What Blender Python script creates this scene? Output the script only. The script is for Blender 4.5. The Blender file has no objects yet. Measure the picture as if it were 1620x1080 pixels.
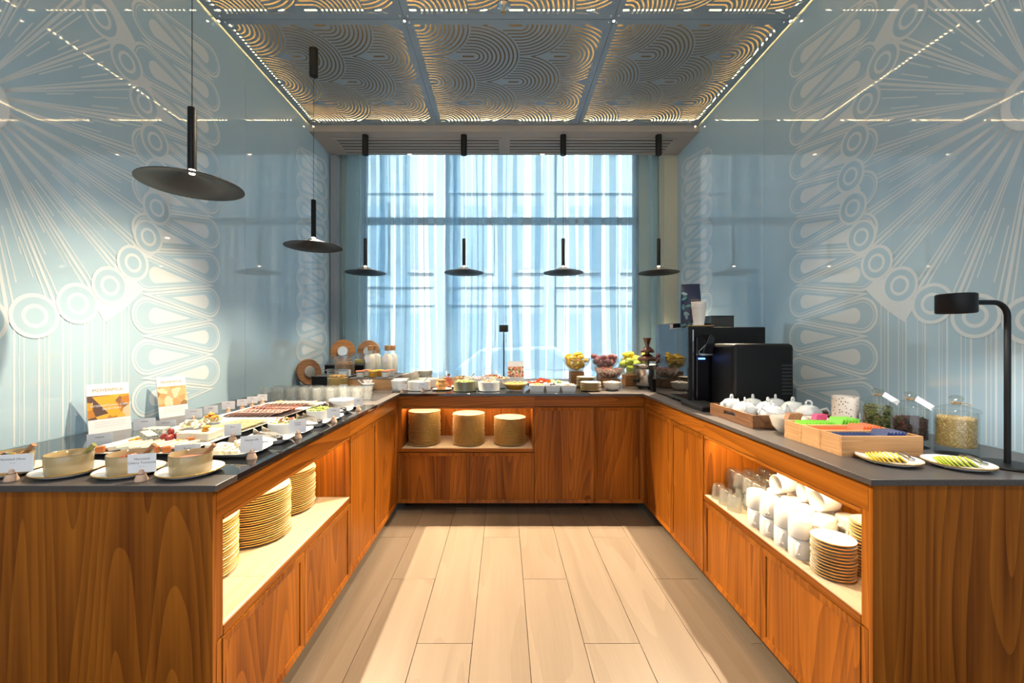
import bpy, math, random
import numpy as np
from mathutils import Vector, Matrix
random.seed(7)
PI = math.pi
SC = bpy.context.scene
COL = SC.collection

# ------------------------------------------------------------------ camera
cam_d = bpy.data.cameras.new('camera'); cam = bpy.data.objects.new('camera', cam_d)
COL.objects.link(cam); SC.camera = cam
cam.location = (0, 0, 1.30); cam.rotation_euler = (PI/2, 0, 0)
F = 650.0
cam_d.sensor_width = 36; cam_d.lens = F/1620*36; cam_d.shift_x = 13/1620
cam_d.clip_start = 0.05; cam_d.clip_end = 200

# ------------------------------------------------------------------ world, lights, exposure
w = bpy.data.worlds.new('world'); SC.world = w; w.use_nodes = True
bg = w.node_tree.nodes['Background']
bg.inputs[0].default_value = (0.86, 0.93, 1.0, 1); bg.inputs[1].default_value = 1.25
SC.view_settings.view_transform = 'Standard'; SC.view_settings.look = 'None'
SC.view_settings.gamma = 1; SC.view_settings.exposure = 0.45
SC.view_settings.use_curve_mapping = False
SC.cycles.use_denoising = True
SC.cycles.max_bounces = 10; SC.cycles.diffuse_bounces = 4; SC.cycles.glossy_bounces = 4
SC.cycles.transmission_bounces = 8; SC.cycles.transparent_max_bounces = 32
SC.cycles.caustics_reflective = False; SC.cycles.caustics_refractive = False
SC.cycles.sample_clamp_indirect = 5; SC.cycles.use_light_tree = False

def light(name, kind, loc, energy, color, rot=(0, 0, 0), size=.1, sizey=None, spot=None, blend=.5, parent=None):
    d = bpy.data.lights.new(name, kind); d.energy = energy; d.color = color
    if kind == 'AREA':
        d.shape = 'RECTANGLE'; d.size = size; d.size_y = sizey or size
    elif kind == 'SPOT':
        d.shadow_soft_size = size; d.spot_size = spot; d.spot_blend = blend
    elif kind == 'SUN':
        d.angle = size
    else:
        d.shadow_soft_size = size
    o = bpy.data.objects.new(name, d); COL.objects.link(o); o.location = loc; o.rotation_euler = rot
    if parent: o.parent = parent
    return o
def aim(o, target):
    o.rotation_euler = (Vector(target)-Vector(o.location)).to_track_quat('-Z', 'Y').to_euler()
WARM = (1.0, .82, .58); WARM2 = (1.0, .70, .38); SOFT = (1.0, .94, .86)
# high sun on the street side lights the facade across the road
light('sun', 'SUN', (0, 6, 20), 10.0, (1, .97, .92), rot=(math.radians(38), 0, math.radians(-25)), size=.02)
# corner spotlights of the panel ceiling (small fittings modelled further down)
for (x, y, e, tx, ty, cone) in ((-1.48, 3.84, 1550, .02, 2.05, 46), (1.62, 3.84, 1450, .22, 2.15, 44), (-.64, 2.62, 390, -1.18, 1.75, 62), (.68, 2.62, 60, 1.35, 1.9, 60)):
    s = light('ceiling_spot_lamp', 'SPOT', (x, y, 3.30), e, WARM, size=.02, spot=math.radians(cone), blend=.55)
    aim(s, (tx, ty, .4))
# back run spots: two stand for the soffit downlights, two added to brighten it
for (x, e) in ((-1.0, 220), (-.3, 150), (.41, 240), (1.2, 200)):
    s = light('soffit_lamp_and_fill', 'SPOT', (x, 3.93, 3.26), e, WARM, size=.02, spot=math.radians(58), blend=.8); aim(s, (x*.9, 3.62, .9))
# unseen fill spots behind the camera, added to lift the ambient on the walls
for (x, y) in ((-.9, -.2), (.9, -.2)):
    light('hall_fill_spot', 'SPOT', (x, y, 3.25), 45, SOFT, size=.06, spot=math.radians(150), blend=.8)

# ------------------------------------------------------------------ materials
MATS = {}
def pm(name, col, rough=.5, metal=0, spec=.5, trans=0, ior=1.45, emit=None, es=0, coat=0, sub=0, bump=None, noise=None):
    """principled material; noise=(scale, amount, (r,g,b)) mottles the colour, bump=(scale, strength)"""
    if name in MATS: return MATS[name]
    m = bpy.data.materials.new(name); m.use_nodes = True; MATS[name] = m
    nt = m.node_tree; b = nt.nodes['Principled BSDF']
    b.inputs['Base Color'].default_value = (*col, 1); b.inputs['Roughness'].default_value = rough
    b.inputs['Metallic'].default_value = metal; b.inputs['IOR'].default_value = ior
    b.inputs['Specular IOR Level'].default_value = spec
    b.inputs['Transmission Weight'].default_value = trans; b.inputs['Coat Weight'].default_value = coat
    b.inputs['Coat Roughness'].default_value = .03
    if sub: b.inputs['Subsurface Weight'].default_value = sub; b.inputs['Subsurface Radius'].default_value = (.02, .012, .008)
    if emit: b.inputs['Emission Color'].default_value = (*emit, 1); b.inputs['Emission Strength'].default_value = es
    if noise or bump:
        tc = nt.nodes.new('ShaderNodeTexCoord')
    if noise:
        n = nt.nodes.new('ShaderNodeTexNoise'); n.inputs['Scale'].default_value = noise[0]; n.inputs['Detail'].default_value = 6
        nt.links.new(tc.outputs['Object'], n.inputs['Vector'])
        r = nt.nodes.new('ShaderNodeValToRGB'); r.color_ramp.elements[0].position = .5-.5*noise[1]; r.color_ramp.elements[1].position = .5+.5*noise[1]
        r.color_ramp.elements[0].color = (*col, 1); r.color_ramp.elements[1].color = (*noise[2], 1)
        nt.links.new(n.outputs['Fac'], r.inputs[0]); nt.links.new(r.outputs[0], b.inputs['Base Color'])
    if bump:
        n2 = nt.nodes.new('ShaderNodeTexNoise'); n2.inputs['Scale'].default_value = bump[0]; n2.inputs['Detail'].default_value = 4
        nt.links.new(tc.outputs['Object'], n2.inputs['Vector'])
        bp = nt.nodes.new('ShaderNodeBump'); bp.inputs['Strength'].default_value = bump[1]; bp.inputs['Distance'].default_value = .005
        nt.links.new(n2.outputs['Fac'], bp.inputs['Height']); nt.links.new(bp.outputs[0], b.inputs['Normal'])
    return m

def wood(name, axis, light_c, dark_c, rings=30, rough=.32, scale=1.0, coat=.0, stretch=.075):
    """veneer: contour lines of a stretched noise field (cathedral grain) with fine fibres"""
    m = bpy.data.materials.new(name); m.use_nodes = True; MATS[name] = m
    nt = m.node_tree; N = nt.nodes; L = nt.links; b = N['Principled BSDF']
    tc = N.new('ShaderNodeTexCoord'); oi = N.new('ShaderNodeObjectInfo')
    off = N.new('ShaderNodeVectorMath'); off.operation = 'SCALE'; off.inputs[3].default_value = 9.7
    cmb = N.new('ShaderNodeCombineXYZ')
    for i in range(3): L.new(oi.outputs['Random'], cmb.inputs[i])
    L.new(cmb.outputs[0], off.inputs[0])
    add = N.new('ShaderNodeVectorMath'); add.operation = 'ADD'
    L.new(tc.outputs['Object'], add.inputs[0]); L.new(off.outputs[0], add.inputs[1])
    def mapped(s, st):
        mp = N.new('ShaderNodeMapping'); v = [s*scale]*3; v['XYZ'.index(axis)] = s*st*scale
        mp.inputs['Scale'].default_value = v; L.new(add.outputs[0], mp.inputs['Vector']); return mp
    n1 = N.new('ShaderNodeTexNoise'); n1.inputs['Scale'].default_value = 1; n1.inputs['Detail'].default_value = 1.5; n1.inputs['Roughness'].default_value = .35
    L.new(mapped(4.0, stretch).outputs[0], n1.inputs['Vector'])
    mul = N.new('ShaderNodeMath'); mul.operation = 'MULTIPLY'; mul.inputs[1].default_value = rings
    L.new(n1.outputs['Fac'], mul.inputs[0])
    fr = N.new('ShaderNodeMath'); fr.operation = 'FRACT'; L.new(mul.outputs[0], fr.inputs[0])
    n2 = N.new('ShaderNodeTexNoise'); n2.inputs['Scale'].default_value = 1; n2.inputs['Detail'].default_value = 5
    L.new(mapped(90, .025).outputs[0], n2.inputs['Vector'])
    n3 = N.new('ShaderNodeTexNoise'); n3.inputs['Scale'].default_value = 1; n3.inputs['Detail'].default_value = 2
    L.new(mapped(7, .05).outputs[0], n3.inputs['Vector'])
    m1 = N.new('ShaderNodeMath'); m1.operation = 'MULTIPLY'; m1.inputs[1].default_value = .24; L.new(fr.outputs[0], m1.inputs[0])
    m2 = N.new('ShaderNodeMath'); m2.operation = 'MULTIPLY_ADD'; m2.inputs[1].default_value = .45; L.new(n2.outputs['Fac'], m2.inputs[0]); L.new(m1.outputs[0], m2.inputs[2])
    m3 = N.new('ShaderNodeMath'); m3.operation = 'MULTIPLY_ADD'; m3.inputs[1].default_value = .75; L.new(n3.outputs['Fac'], m3.inputs[0]); L.new(m2.outputs[0], m3.inputs[2])
    r = N.new('ShaderNodeValToRGB'); r.color_ramp.elements[0].position = .42; r.color_ramp.elements[1].position = 1.12-.02
    r.color_ramp.elements[1].position = 1.0
    r.color_ramp.elements[0].color = (*light_c, 1); r.color_ramp.elements[1].color = (*dark_c, 1)
    L.new(m3.outputs[0], r.inputs[0]); L.new(r.outputs[0], b.inputs['Base Color'])
    b.inputs['Roughness'].default_value = rough; b.inputs['Coat Weight'].default_value = coat; b.inputs['Specular IOR Level'].default_value = .18
    return m

def thin_glass(name, tint=(1, 1, 1), rough=.02, k=1.0, haze=0.0):
    """thin clear wall: transparent body plus Fresnel gloss"""
    if name in MATS: return MATS[name]
    m = bpy.data.materials.new(name); m.use_nodes = True; MATS[name] = m
    nt = m.node_tree; N = nt.nodes; L = nt.links; N.remove(N['Principled BSDF']); out = N['Material Output']
    t = N.new('ShaderNodeBsdfTransparent'); t.inputs[0].default_value = (*tint, 1)
    g = N.new('ShaderNodeBsdfGlossy'); g.inputs['Roughness'].default_value = rough
    fz = N.new('ShaderNodeLayerWeight'); fz.inputs[0].default_value = .5
    pw = N.new('ShaderNodeMath'); pw.operation = 'POWER'; pw.inputs[1].default_value = 3.5; L.new(fz.outputs['Facing'], pw.inputs[0])
    mu = N.new('ShaderNodeMath'); mu.operation = 'MULTIPLY_ADD'; mu.inputs[1].default_value = .55*k; mu.inputs[2].default_value = .04*k; mu.use_clamp = True
    L.new(pw.outputs[0], mu.inputs[0])
    mx = N.new('ShaderNodeMixShader'); L.new(mu.outputs[0], mx.inputs[0]); L.new(t.outputs[0], mx.inputs[1]); L.new(g.outputs[0], mx.inputs[2])
    last = mx
    if haze:
        d = N.new('ShaderNodeBsdfTranslucent'); d.inputs[0].default_value = (.9, .9, .88, 1)
        m2 = N.new('ShaderNodeMixShader'); m2.inputs[0].default_value = haze
        L.new(mx.outputs[0], m2.inputs[1]); L.new(d.outputs[0], m2.inputs[2]); last = m2
    L.new(last.outputs[0], out.inputs[0])
    return m

WOODL, WOODD = (.40, .126, .012), (.105, .025, .003)
W_V = wood('walnut_vertical', 'Z', WOODL, WOODD)
W_H = wood('walnut_horizontal', 'X', WOODL, WOODD)
OAK = wood('oak_light', 'X', (.66, .40, .20), (.40, .20, .085), rings=14, rough=.45, scale=2.2)
OAKY = wood('oak_light_deep', 'Y', (.66, .40, .20), (.40, .20, .085), rings=14, rough=.45, scale=2.2)
WALN = wood('tray_walnut', 'Y', (.30, .15, .075), (.11, .05, .025), rings=14, rough=.45, scale=2.2)
PLANK = wood('plank_oak', 'Y', (.145, .108, .077), (.110, .080, .055), rings=5, rough=.38, scale=1.3, stretch=.12)
TILE = wood('shelf_liner_wood', 'X', (.50, .42, .31), (.38, .31, .22), rings=6, rough=.5, scale=4, stretch=.05)
BOARD = wood('serving_board_wood', 'X', (.55, .27, .10), (.24, .09, .03), rings=10, rough=.4, scale=3)
BOARDD = wood('serving_board_dark', 'X', (.36, .19, .10), (.15, .07, .035), rings=10, rough=.4, scale=3)
STONE = pm('stone_worktop', (.060, .052, .050), .30, bump=(400, .02), noise=(350, .25, (.085, .074, .070)))
BGLASS = pm('black_glass_plate', (.010, .011, .013), .06, coat=.3)
SLATE = pm('slate', (.055, .055, .06), .55)
BLACK = pm('black_matt', (.006, .006, .0065), .45, spec=.3)
BLACKG = pm('black_gloss', (.008, .008, .010), .08)
MIRRORG = pm('dark_mirror_glass', (.10, .11, .12), .02, metal=.9)
DGREY = pm('charcoal_metal', (.035, .036, .038), .42, metal=.2)
SHADE = pm('pendant_black', (.018, .016, .015), .42, metal=.2)
STEEL = pm('brushed_steel', (.62, .60, .57), .22, metal=1)
CHROME = pm('chrome', (.8, .8, .8), .08, metal=1)
WHITE = pm('white_porcelain', (.84, .83, .80), .15, coat=.4)
CREAM = pm('cream_porcelain', (.82, .77, .66), .15, coat=.4)
GOLD = pm('gold_rim', (.62, .38, .10), .30, metal=.55)
BROWNRIM = pm('brown_glaze_rim', (.16, .07, .03), .3, coat=.3)
BEIGE = pm('beige_glaze', (.46, .34, .17), .12, coat=.6)
OLIVE = pm('olive_glaze', (.23, .22, .13), .25, coat=.3)
PALEGREY = pm('pale_grey_glaze', (.62, .62, .60), .2, coat=.4)
TERRA = pm('orange_glaze', (.62, .24, .06), .2, coat=.5, noise=(60, .3, (.75, .42, .15)))
PAPER = pm('white_card', (.84, .84, .86), .6)
INK = pm('grey_ink', (.16, .15, .15), .7)
GOLDINK = pm('gold_ink', (.45, .30, .14), .6)
PALEWOOD = pm('pale_beech', (.70, .46, .32), .5)
WIRE = pm('wire', (.02, .02, .02), .4)
GLASS = thin_glass('clear_glass', (.97, .985, .98), k=1.2, haze=.02)
GLASSR = thin_glass('ribbed_glass', (.95, .97, .96), k=2.0, haze=.2)
PLASTIC = thin_glass('clear_acrylic', (.93, .97, 1.0), k=1.3, haze=.03)
PANE = thin_glass('window_pane', (.97, .99, 1.0))
WALLB = pm('glass_wall_blue', (.46, .635, .745), .03, coat=.0, ior=1.75)
WALLW = pm('glass_wall_print', (.76, .83, .86), .03, ior=1.75)
SEAM = pm('panel_seam', (.25, .30, .31), .4)
CEILM = pm('ceiling_metal', (.29, .37, .45), .40, metal=.15)
CAVITY = pm('cavity_paint', (.13, .095, .045), .8)
SOFFIT = pm('soffit_paint', (.40, .36, .32), .6)
CREAMW = pm('cream_wall_paint', (.62, .60, .46), .6)
GREYFR = pm('window_frame_grey', (.30, .33, .36), .4)
LED = pm('led_strip', (1, .8, .5), .5, emit=(1, .72, .36), es=30)
LEDN = pm('led_niche_strip', (1, .8, .5), .5, emit=(1, .66, .28), es=10)
LEDHOT = pm('bulb_glow', (1, .9, .8), .5, emit=(1, .80, .55), es=14)
LEDHOT.cycles.emission_sampling = 'NONE'

# ------------------------------------------------------------------ mesh builder
class B:
    def __init__(s): s.v = []; s.f = []; s.m = []
    def add(s, vs, fs, mi=0):
        o = len(s.v); s.v.extend(vs)
        for k, f in enumerate(fs):
            s.f.append([i+o for i in f]); s.m.append(mi if isinstance(mi, int) else mi[k])
        return s
    def box(s, x0, x1, y0, y1, z0, z1, mi=0):
        return s.add([(x0,y0,z0),(x1,y0,z0),(x1,y1,z0),(x0,y1,z0),(x0,y0,z1),(x1,y0,z1),(x1,y1,z1),(x0,y1,z1)],
                     [(0,3,2,1),(4,5,6,7),(0,1,5,4),(1,2,6,5),(2,3,7,6),(3,0,4,7)], mi)
    def lathe(s, prof, seg=24, mi=0, c=(0,0,0), sx=1, sy=1, M=None, flute=0, nfl=0):
        vs = []; fs = []; ms = []; n = len(prof)
        for (r, z) in prof:
            for k in range(seg):
                a = 2*PI*k/seg; rr = r*(1+flute*math.cos(nfl*a)) if flute else r
                p = (c[0]+rr*sx*math.cos(a), c[1]+rr*sy*math.sin(a), c[2]+z)
                vs.append(tuple(M @ Vector(p)) if M else p)
        for i in range(n-1):
            for k in range(seg):
                k2 = (k+1) % seg
                fs.append((i*seg+k, i*seg+k2, (i+1)*seg+k2, (i+1)*seg+k)); ms.append(mi if isinstance(mi, int) else mi[i])
        if prof[0][0] > 1e-5: pass
        return s.add(vs, fs, ms)
    def disc(s, r, z, seg=24, mi=0, c=(0,0), up=True):
        vs = [(c[0]+r*math.cos(2*PI*k/seg), c[1]+r*math.sin(2*PI*k/seg), z) for k in range(seg)]
        return s.add(vs, [tuple(range(seg)) if up else tuple(range(seg))[::-1]], mi)
    def tube(s, pts, r, seg=8, mi=0, closed=False):
        pts = [Vector(p) for p in pts]; n = len(pts); vs = []; fs = []
        rs = r if isinstance(r, (list, tuple)) else [r]*n
        prev = None
        for i, p in enumerate(pts):
            if closed: t = pts[(i+1) % n]-pts[i-1]
            else: t = pts[min(i+1, n-1)]-pts[max(i-1, 0)]
            t.normalize()
            if prev is None:
                prev = t.orthogonal().normalized()
            a = (prev - t*prev.dot(t)); a = a.normalized() if a.length > 1e-6 else t.orthogonal().normalized()
            b = t.cross(a); prev = a
            for k in range(seg):
                q = 2*PI*k/seg; vs.append(tuple(p+rs[i]*(math.cos(q)*a+math.sin(q)*b)))
        for i in range(n if closed else n-1):
            j = (i+1) % n
            for k in range(seg):
                k2 = (k+1) % seg; fs.append((i*seg+k, i*seg+k2, j*seg+k2, j*seg+k))
        if not closed:
            fs.append(tuple(range(seg))[::-1]); fs.append(tuple(range((n-1)*seg, n*seg)))
        return s.add(vs, fs, mi)
    def prism(s, poly, z0, z1, mi=0, M=None):
        n = len(poly); vs = [(x, y, z0) for x, y in poly]+[(x, y, z1) for x, y in poly]
        if M: vs = [tuple(M @ Vector(v)) for v in vs]
        fs = [tuple(range(n))[::-1], tuple(range(n, 2*n))]+[(i, (i+1) % n, n+(i+1) % n, n+i) for i in range(n)]
        return s.add(vs, fs, mi)
    def blob(s, c, rx, ry, rz, seg=10, rings=6, mi=0, rot=None, jit=0):
        M = (Matrix.Translation(c) @ (rot if rot else Matrix.Identity(4)))
        vs = []; fs = []
        for i in range(rings+1):
            t = PI*i/rings
            for k in range(seg):
                a = 2*PI*k/seg; j = 1+random.uniform(-jit, jit)
                vs.append(tuple(M @ Vector((rx*math.sin(t)*math.cos(a)*j, ry*math.sin(t)*math.sin(a)*j, rz*math.cos(t)*j))))
        for i in range(rings):
            for k in range(seg):
                k2 = (k+1) % seg; fs.append((i*seg+k, (i+1)*seg+k, (i+1)*seg+k2, i*seg+k2))
        return s.add(vs, fs, mi)
    def mesh(s, name, mats, smooth=True, ang=40):
        me = bpy.data.meshes.new(name); me.from_pydata(s.v, [], s.f)
        for m in (mats if isinstance(mats, (list, tuple)) else [mats]): me.materials.append(m)
        me.polygons.foreach_set('material_index', s.m)
        if smooth:
            me.polygons.foreach_set('use_smooth', [True]*len(s.f)); me.update()
            me.set_sharp_from_angle(angle=math.radians(ang))
        me.update(); return me
    def obj(s, name, mats, parent=None, loc=(0,0,0), rot=(0,0,0), smooth=True, bevel=0, ang=40, kind=None):
        return link(name, s.mesh(name, mats, smooth, ang), parent, loc, rot, bevel, kind)

def link(name, me, parent=None, loc=(0,0,0), rot=(0,0,0), bevel=0, kind=None):
    o = bpy.data.objects.new(name, me); COL.objects.link(o); o.location = loc; o.rotation_euler = rot
    if parent: o.parent = parent
    if bevel:
        md = o.modifiers.new('edge', 'BEVEL'); md.width = bevel; md.segments = 2; md.limit_method = 'ANGLE'; md.harden_normals = False
    if kind: o['kind'] = kind
    return o
def T(name, label, cat, loc=(0,0,0), rz=0, group=None, rot=None):
    o = bpy.data.objects.new(name, None); o.empty_display_size = .05; COL.objects.link(o)
    o.location = loc; o.rotation_euler = rot if rot else (0, 0, rz); tag(o, label, cat, group); return o
def tag(o, label, cat, group=None, kind=None):
    o['label'] = label; o['category'] = cat
    if group: o['group'] = group
    if kind: o['kind'] = kind
    return o
def struct(o, label=None):
    o['kind'] = 'structure'
    if label: o['label'] = label
    return o
def copy_tree(src, loc=None, rz=None, label=None, group=None, rot=None, parent=None):
    c = src.copy(); COL.objects.link(c); c.parent = parent
    if loc is not None: c.location = loc
    if rz is not None: c.rotation_euler = (0, 0, rz)
    if rot is not None: c.rotation_euler = rot
    if label: c['label'] = label
    if group: c['group'] = group
    for ch in src.children:
        if ch.type != 'LIGHT': copy_tree(ch, parent=c)
    return c
def text(s, size, mat, parent, loc, rot=(PI/2, 0, 0), align='CENTER', name='lettering'):
    cu = bpy.data.curves.new(name, 'FONT'); cu.body = s; cu.size = size; cu.align_x = align; cu.extrude = .0001; cu.resolution_u = 3
    cu.materials.append(mat); tmp = bpy.data.objects.new(name, cu); COL.objects.link(tmp)
    me = bpy.data.meshes.new_from_object(tmp.evaluated_get(bpy.context.evaluated_depsgraph_get()))
    bpy.data.objects.remove(tmp); bpy.data.curves.remove(cu)
    return link(name, me, parent, loc, rot)
CT = .90                                   # worktop height
def C(px, py, z=CT):                       # a point read off the photograph, dropped on the horizontal plane z
    Y = (1.30-z)*F/(py-540); return ((px-797)*Y/F, Y, z)

# ================================================================== SETTING
XL, XR, YB = -1.85, 1.86, 4.45
# floor: slab and planks
fl = struct(B().box(-3.2, 3.2, -3, 4.9, -.08, -.012).obj('floor', pm('floor_screed', (.10, .085, .07), .8), smooth=False))
joints = [1.77, 2.73, 2.25]
for c in range(-5, 6):
    x0 = -.135+c*.2405
    j = {-2: 2.25, -1: 1.77, 0: 2.73, 1: 2.25, 2: 1.77, 3: 2.73, 4: 2.25, -3: 2.73, -4: 1.77, -5: 2.25, 5: 1.77}[c]
    ys = [j-1.44*k for k in range(3, -3, -1)]
    for a, b_ in zip(ys[:-1], ys[1:]):
        if b_ < -.2 or a > 4.4: continue
        B().box(x0+.001, x0+.2405-.001, a+.001, b_-.001, -.012, 0).obj('floor_plank', PLANK, fl, smooth=False, bevel=.0012)

# side walls of back-painted printed glass
def wall_print(side):
    """burst, ring of circles, petal chain and stripes as flat print layers; (s, h) = depth, height"""
    X = XL if side < 0 else XR
    sg = 1 if side < 0 else -1
    def put(b, poly, lay, mi=0):
        pts = [(X+sg*(.0006*lay), s, h) for s, h in poly]
        b.add(pts, [tuple(range(len(pts)))], mi)
    def band(b, A, Bp, lay, closed=True):
        n = len(A); vs = [(X+sg*.0006*lay, s, h) for s, h in A]+[(X+sg*.0006*lay, s, h) for s, h in Bp]
        b.add(vs, [(i, (i+1) % n, n+(i+1) % n, n+i) for i in range(n if closed else n-1)])
    def circ(c, r, n=40): return [(c[0]+r*math.cos(2*PI*k/n), c[1]+r*math.sin(2*PI*k/n)) for k in range(n)]
    def lim(h): return min(h, 3.33)
    cs, ch, R = 1.42, 2.16, .785
    rays = B(); ringw = B(); blue = B(); pet = B(); stripes = B()
    rnd = random.Random(11)
    # hub
    put(blue, circ((cs, ch), .09), 2.5); band(ringw, circ((cs, ch), .118), circ((cs, ch), .088), 3); band(ringw, circ((cs, ch), .05), circ((cs, ch), .02), 3)
    # rays to the ring
    def ray(a, r0, r1, w0, w1):
        ca, sa = math.cos(a), math.sin(a)
        P = [(cs+r*ca-w*sa*q, ch+r*sa+w*ca*q) for r, w, q in ((r0, w0, -1), (r1, w1, -1), (r1, w1, 1), (r0, w0, 1))]
        put(rays, P, 1)
    for k in range(28):
        a0 = math.radians(-75.2+12.857*k); st = math.radians(12.857)
        ray(a0+st*.5, .11, R-.02, .0035, .0065)
        ray(a0+st*.36, .11, R-.06, .002, .0035); ray(a0+st*.64, .11, R-.06, .002, .0035)
        for q in (.12, .22, .80):
            r0 = rnd.uniform(.28, .5); ray(a0+st*q, r0, r0+rnd.uniform(.1, .22), .0025, .0025)
    # white collar behind the circles
    A = [(s, lim(h)) for s, h in circ((cs, ch), R+.02, 112)]; Bp = [(min(s, 2.16), lim(h)) for s, h in circ((cs, ch), R+.125, 112)]
    keep = [i for i in list(range(94, 112))+list(range(0, 21)) if A[i][1] < 3.32]
    A = [A[i] for i in keep]; Bp = [Bp[i] for i in keep]
    band(ringw, A, Bp, 1.5, False)
    for k in range(28):
        a = math.radians(-75.2+12.857*k); c = (cs+R*math.cos(a), ch+R*math.sin(a))
        if c[1] > 3.2 or c[0] < .6: continue
        put(blue, circ(c, .086), 2.5)
        band(ringw, circ(c, .089), circ(c, .074), 3); band(ringw, circ(c, .047), circ(c, .033), 3)
    # petals: interlocked drops
    def drop(tip, end, r, n=22):
        (x0, y0), (x1, y1) = tip, end; d = math.hypot(x1-x0, y1-y0); ax = math.atan2(y1-y0, x1-x0)
        ph = math.acos(min(.999, r/d)); pts = []
        for i in range(n+1):
            a = ax-(PI-ph)+2*(PI-ph)*i/n+0
            pts.append((x1+r*math.cos(a), y1+r*math.sin(a)))
        return [(x0, y0)]+pts
    def petals(s0, s1, flip):
        r = .094; pitch = .2175; k = -1
        h = 1.11
        while h < 3.25:
            for (tip, end) in (((s0+.05, h), (s1-r, h)), ((s1-.05, h-pitch/2), (s0+r, h-pitch/2))):
                dr = 1 if end[0] > tip[0] else -1
                if end[1]+r > 3.33 or end[1]-r < .905: continue
                put(blue, drop(tip, end, r), 2)
                band(pet, drop(tip, end, r), drop((tip[0]+dr*.05, tip[1]), end, r-.013), 2.2)
                band(pet, drop((tip[0]+dr*.09, tip[1]), end, r-.022), drop((tip[0]+dr*.105, tip[1]), end, r-.026), 2.2)
                put(pet, drop((tip[0]+dr*.20, tip[1]), (end[0]-dr*.05, end[1]), .043), 2.2)
            h += pitch
    petals(2.04, 2.676, 1); petals(3.66, 4.30, -1)
    # stripes under the ring
    for s in np.arange(1.02, 2.0, .088):
        top = ch-math.sqrt(max(.0, (R+.03)**2-(s-cs)**2)) if abs(s-cs) < R else 1.9
        for ds, ww in ((0, .0035), (.017, .0012), (.034, .0022)):
            s_ = s+ds+rnd.uniform(-.004, .004)
            put(stripes, [(s_-ww, .905), (s_+ww, .905), (s_+ww, min(top, 1.65)), (s_-ww, min(top, 1.65))], .7)
    return rays, ringw, blue, pet, stripes
for side, nm in ((-1, 'wall_left'), (1, 'wall_right')):
    X = XL if side < 0 else XR
    x0, x1 = (X-.12, X-.008) if side < 0 else (X+.008, X+.12)
    wl = struct(B().box(x0, x1, -1.6, YB+.2, 0, 3.55).obj(nm, SEAM, smooth=False))
    for a, b_ in ((-1.6, -.001), (.001, 1.45), (1.452, 2.938), (2.941, 4.40)):
        (B().box(X-.008, X, a, b_, .88, 3.345) if side < 0 else B().box(X, X+.008, a, b_, .88, 3.345)).obj('glass_panel', WALLB, wl, smooth=False)
    rays, ringw, blue, pet, stripes = wall_print(side)
    for n_, b_, m_ in (('burst_print', rays, WALLW), ('ring_print', ringw, WALLW), ('print_ground', blue, WALLB), ('petal_print', pet, WALLW), ('stripe_print', stripes, WALLW)):
        b_.obj(n_, m_, wl, smooth=False, kind='stuff')

# back wall with the window opening
WX0, WX1, WZ0, WZ1, WY = -1.62, 1.53, .60, 3.62, 4.62
bw = B()
bw.box(XL-.1, WX0, WY, WY+.2, 0, 3.8); bw.box(WX1, XR+.1, WY, WY+.2, 0, 3.8); bw.box(WX0, WX1, WY, WY+.2, 0, WZ0); bw.box(WX0, WX1, WY, WY+.2, WZ1, 3.8)
struct(bw.obj('wall_back', CREAMW, smooth=False))
wn = struct(B().box(WX0, WX1, WY+.06, WY+.12, WZ0, WZ0+.06).obj('window_1', GREYFR, smooth=False))
for nm, (x0, x1, z0, z1) in {'transom': (WX0, WX1, 2.64, 2.71), 'mullion': (WX0, WX0+.05, WZ0, WZ1), 'mullion.r': (WX1-.05, WX1, WZ0, WZ1), 'top_rail': (WX0, WX1, WZ1-.05, WZ1)}.items():
    B().box(x0, x1, WY+.05, WY+.12, z0, z1).obj(nm.split('.')[0], GREYFR, wn, smooth=False)
B().box(WX0+.05, WX1-.05, WY+.085, WY+.091, WZ0+.06, 2.64).obj('window_pane', PANE, wn, smooth=False)
B().box(WX0+.05, WX1-.05, WY+.085, WY+.091, 2.71, WZ1-.05).obj('window_pane', PANE, wn, smooth=False)
struct(B().box(WX0, WX1, WY-.06, WY+.06, WZ0-.03, WZ0).obj('trim_1', GREYFR, smooth=False))
struct(B().box(-1.84, -1.775, 4.36, 4.44, .9, 3.28).obj('trim_2', GREYFR, smooth=False))
struct(B().box(1.72, XR, 4.40, 4.60, 0, 3.5).obj('trim_3', CREAMW, smooth=False))

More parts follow.
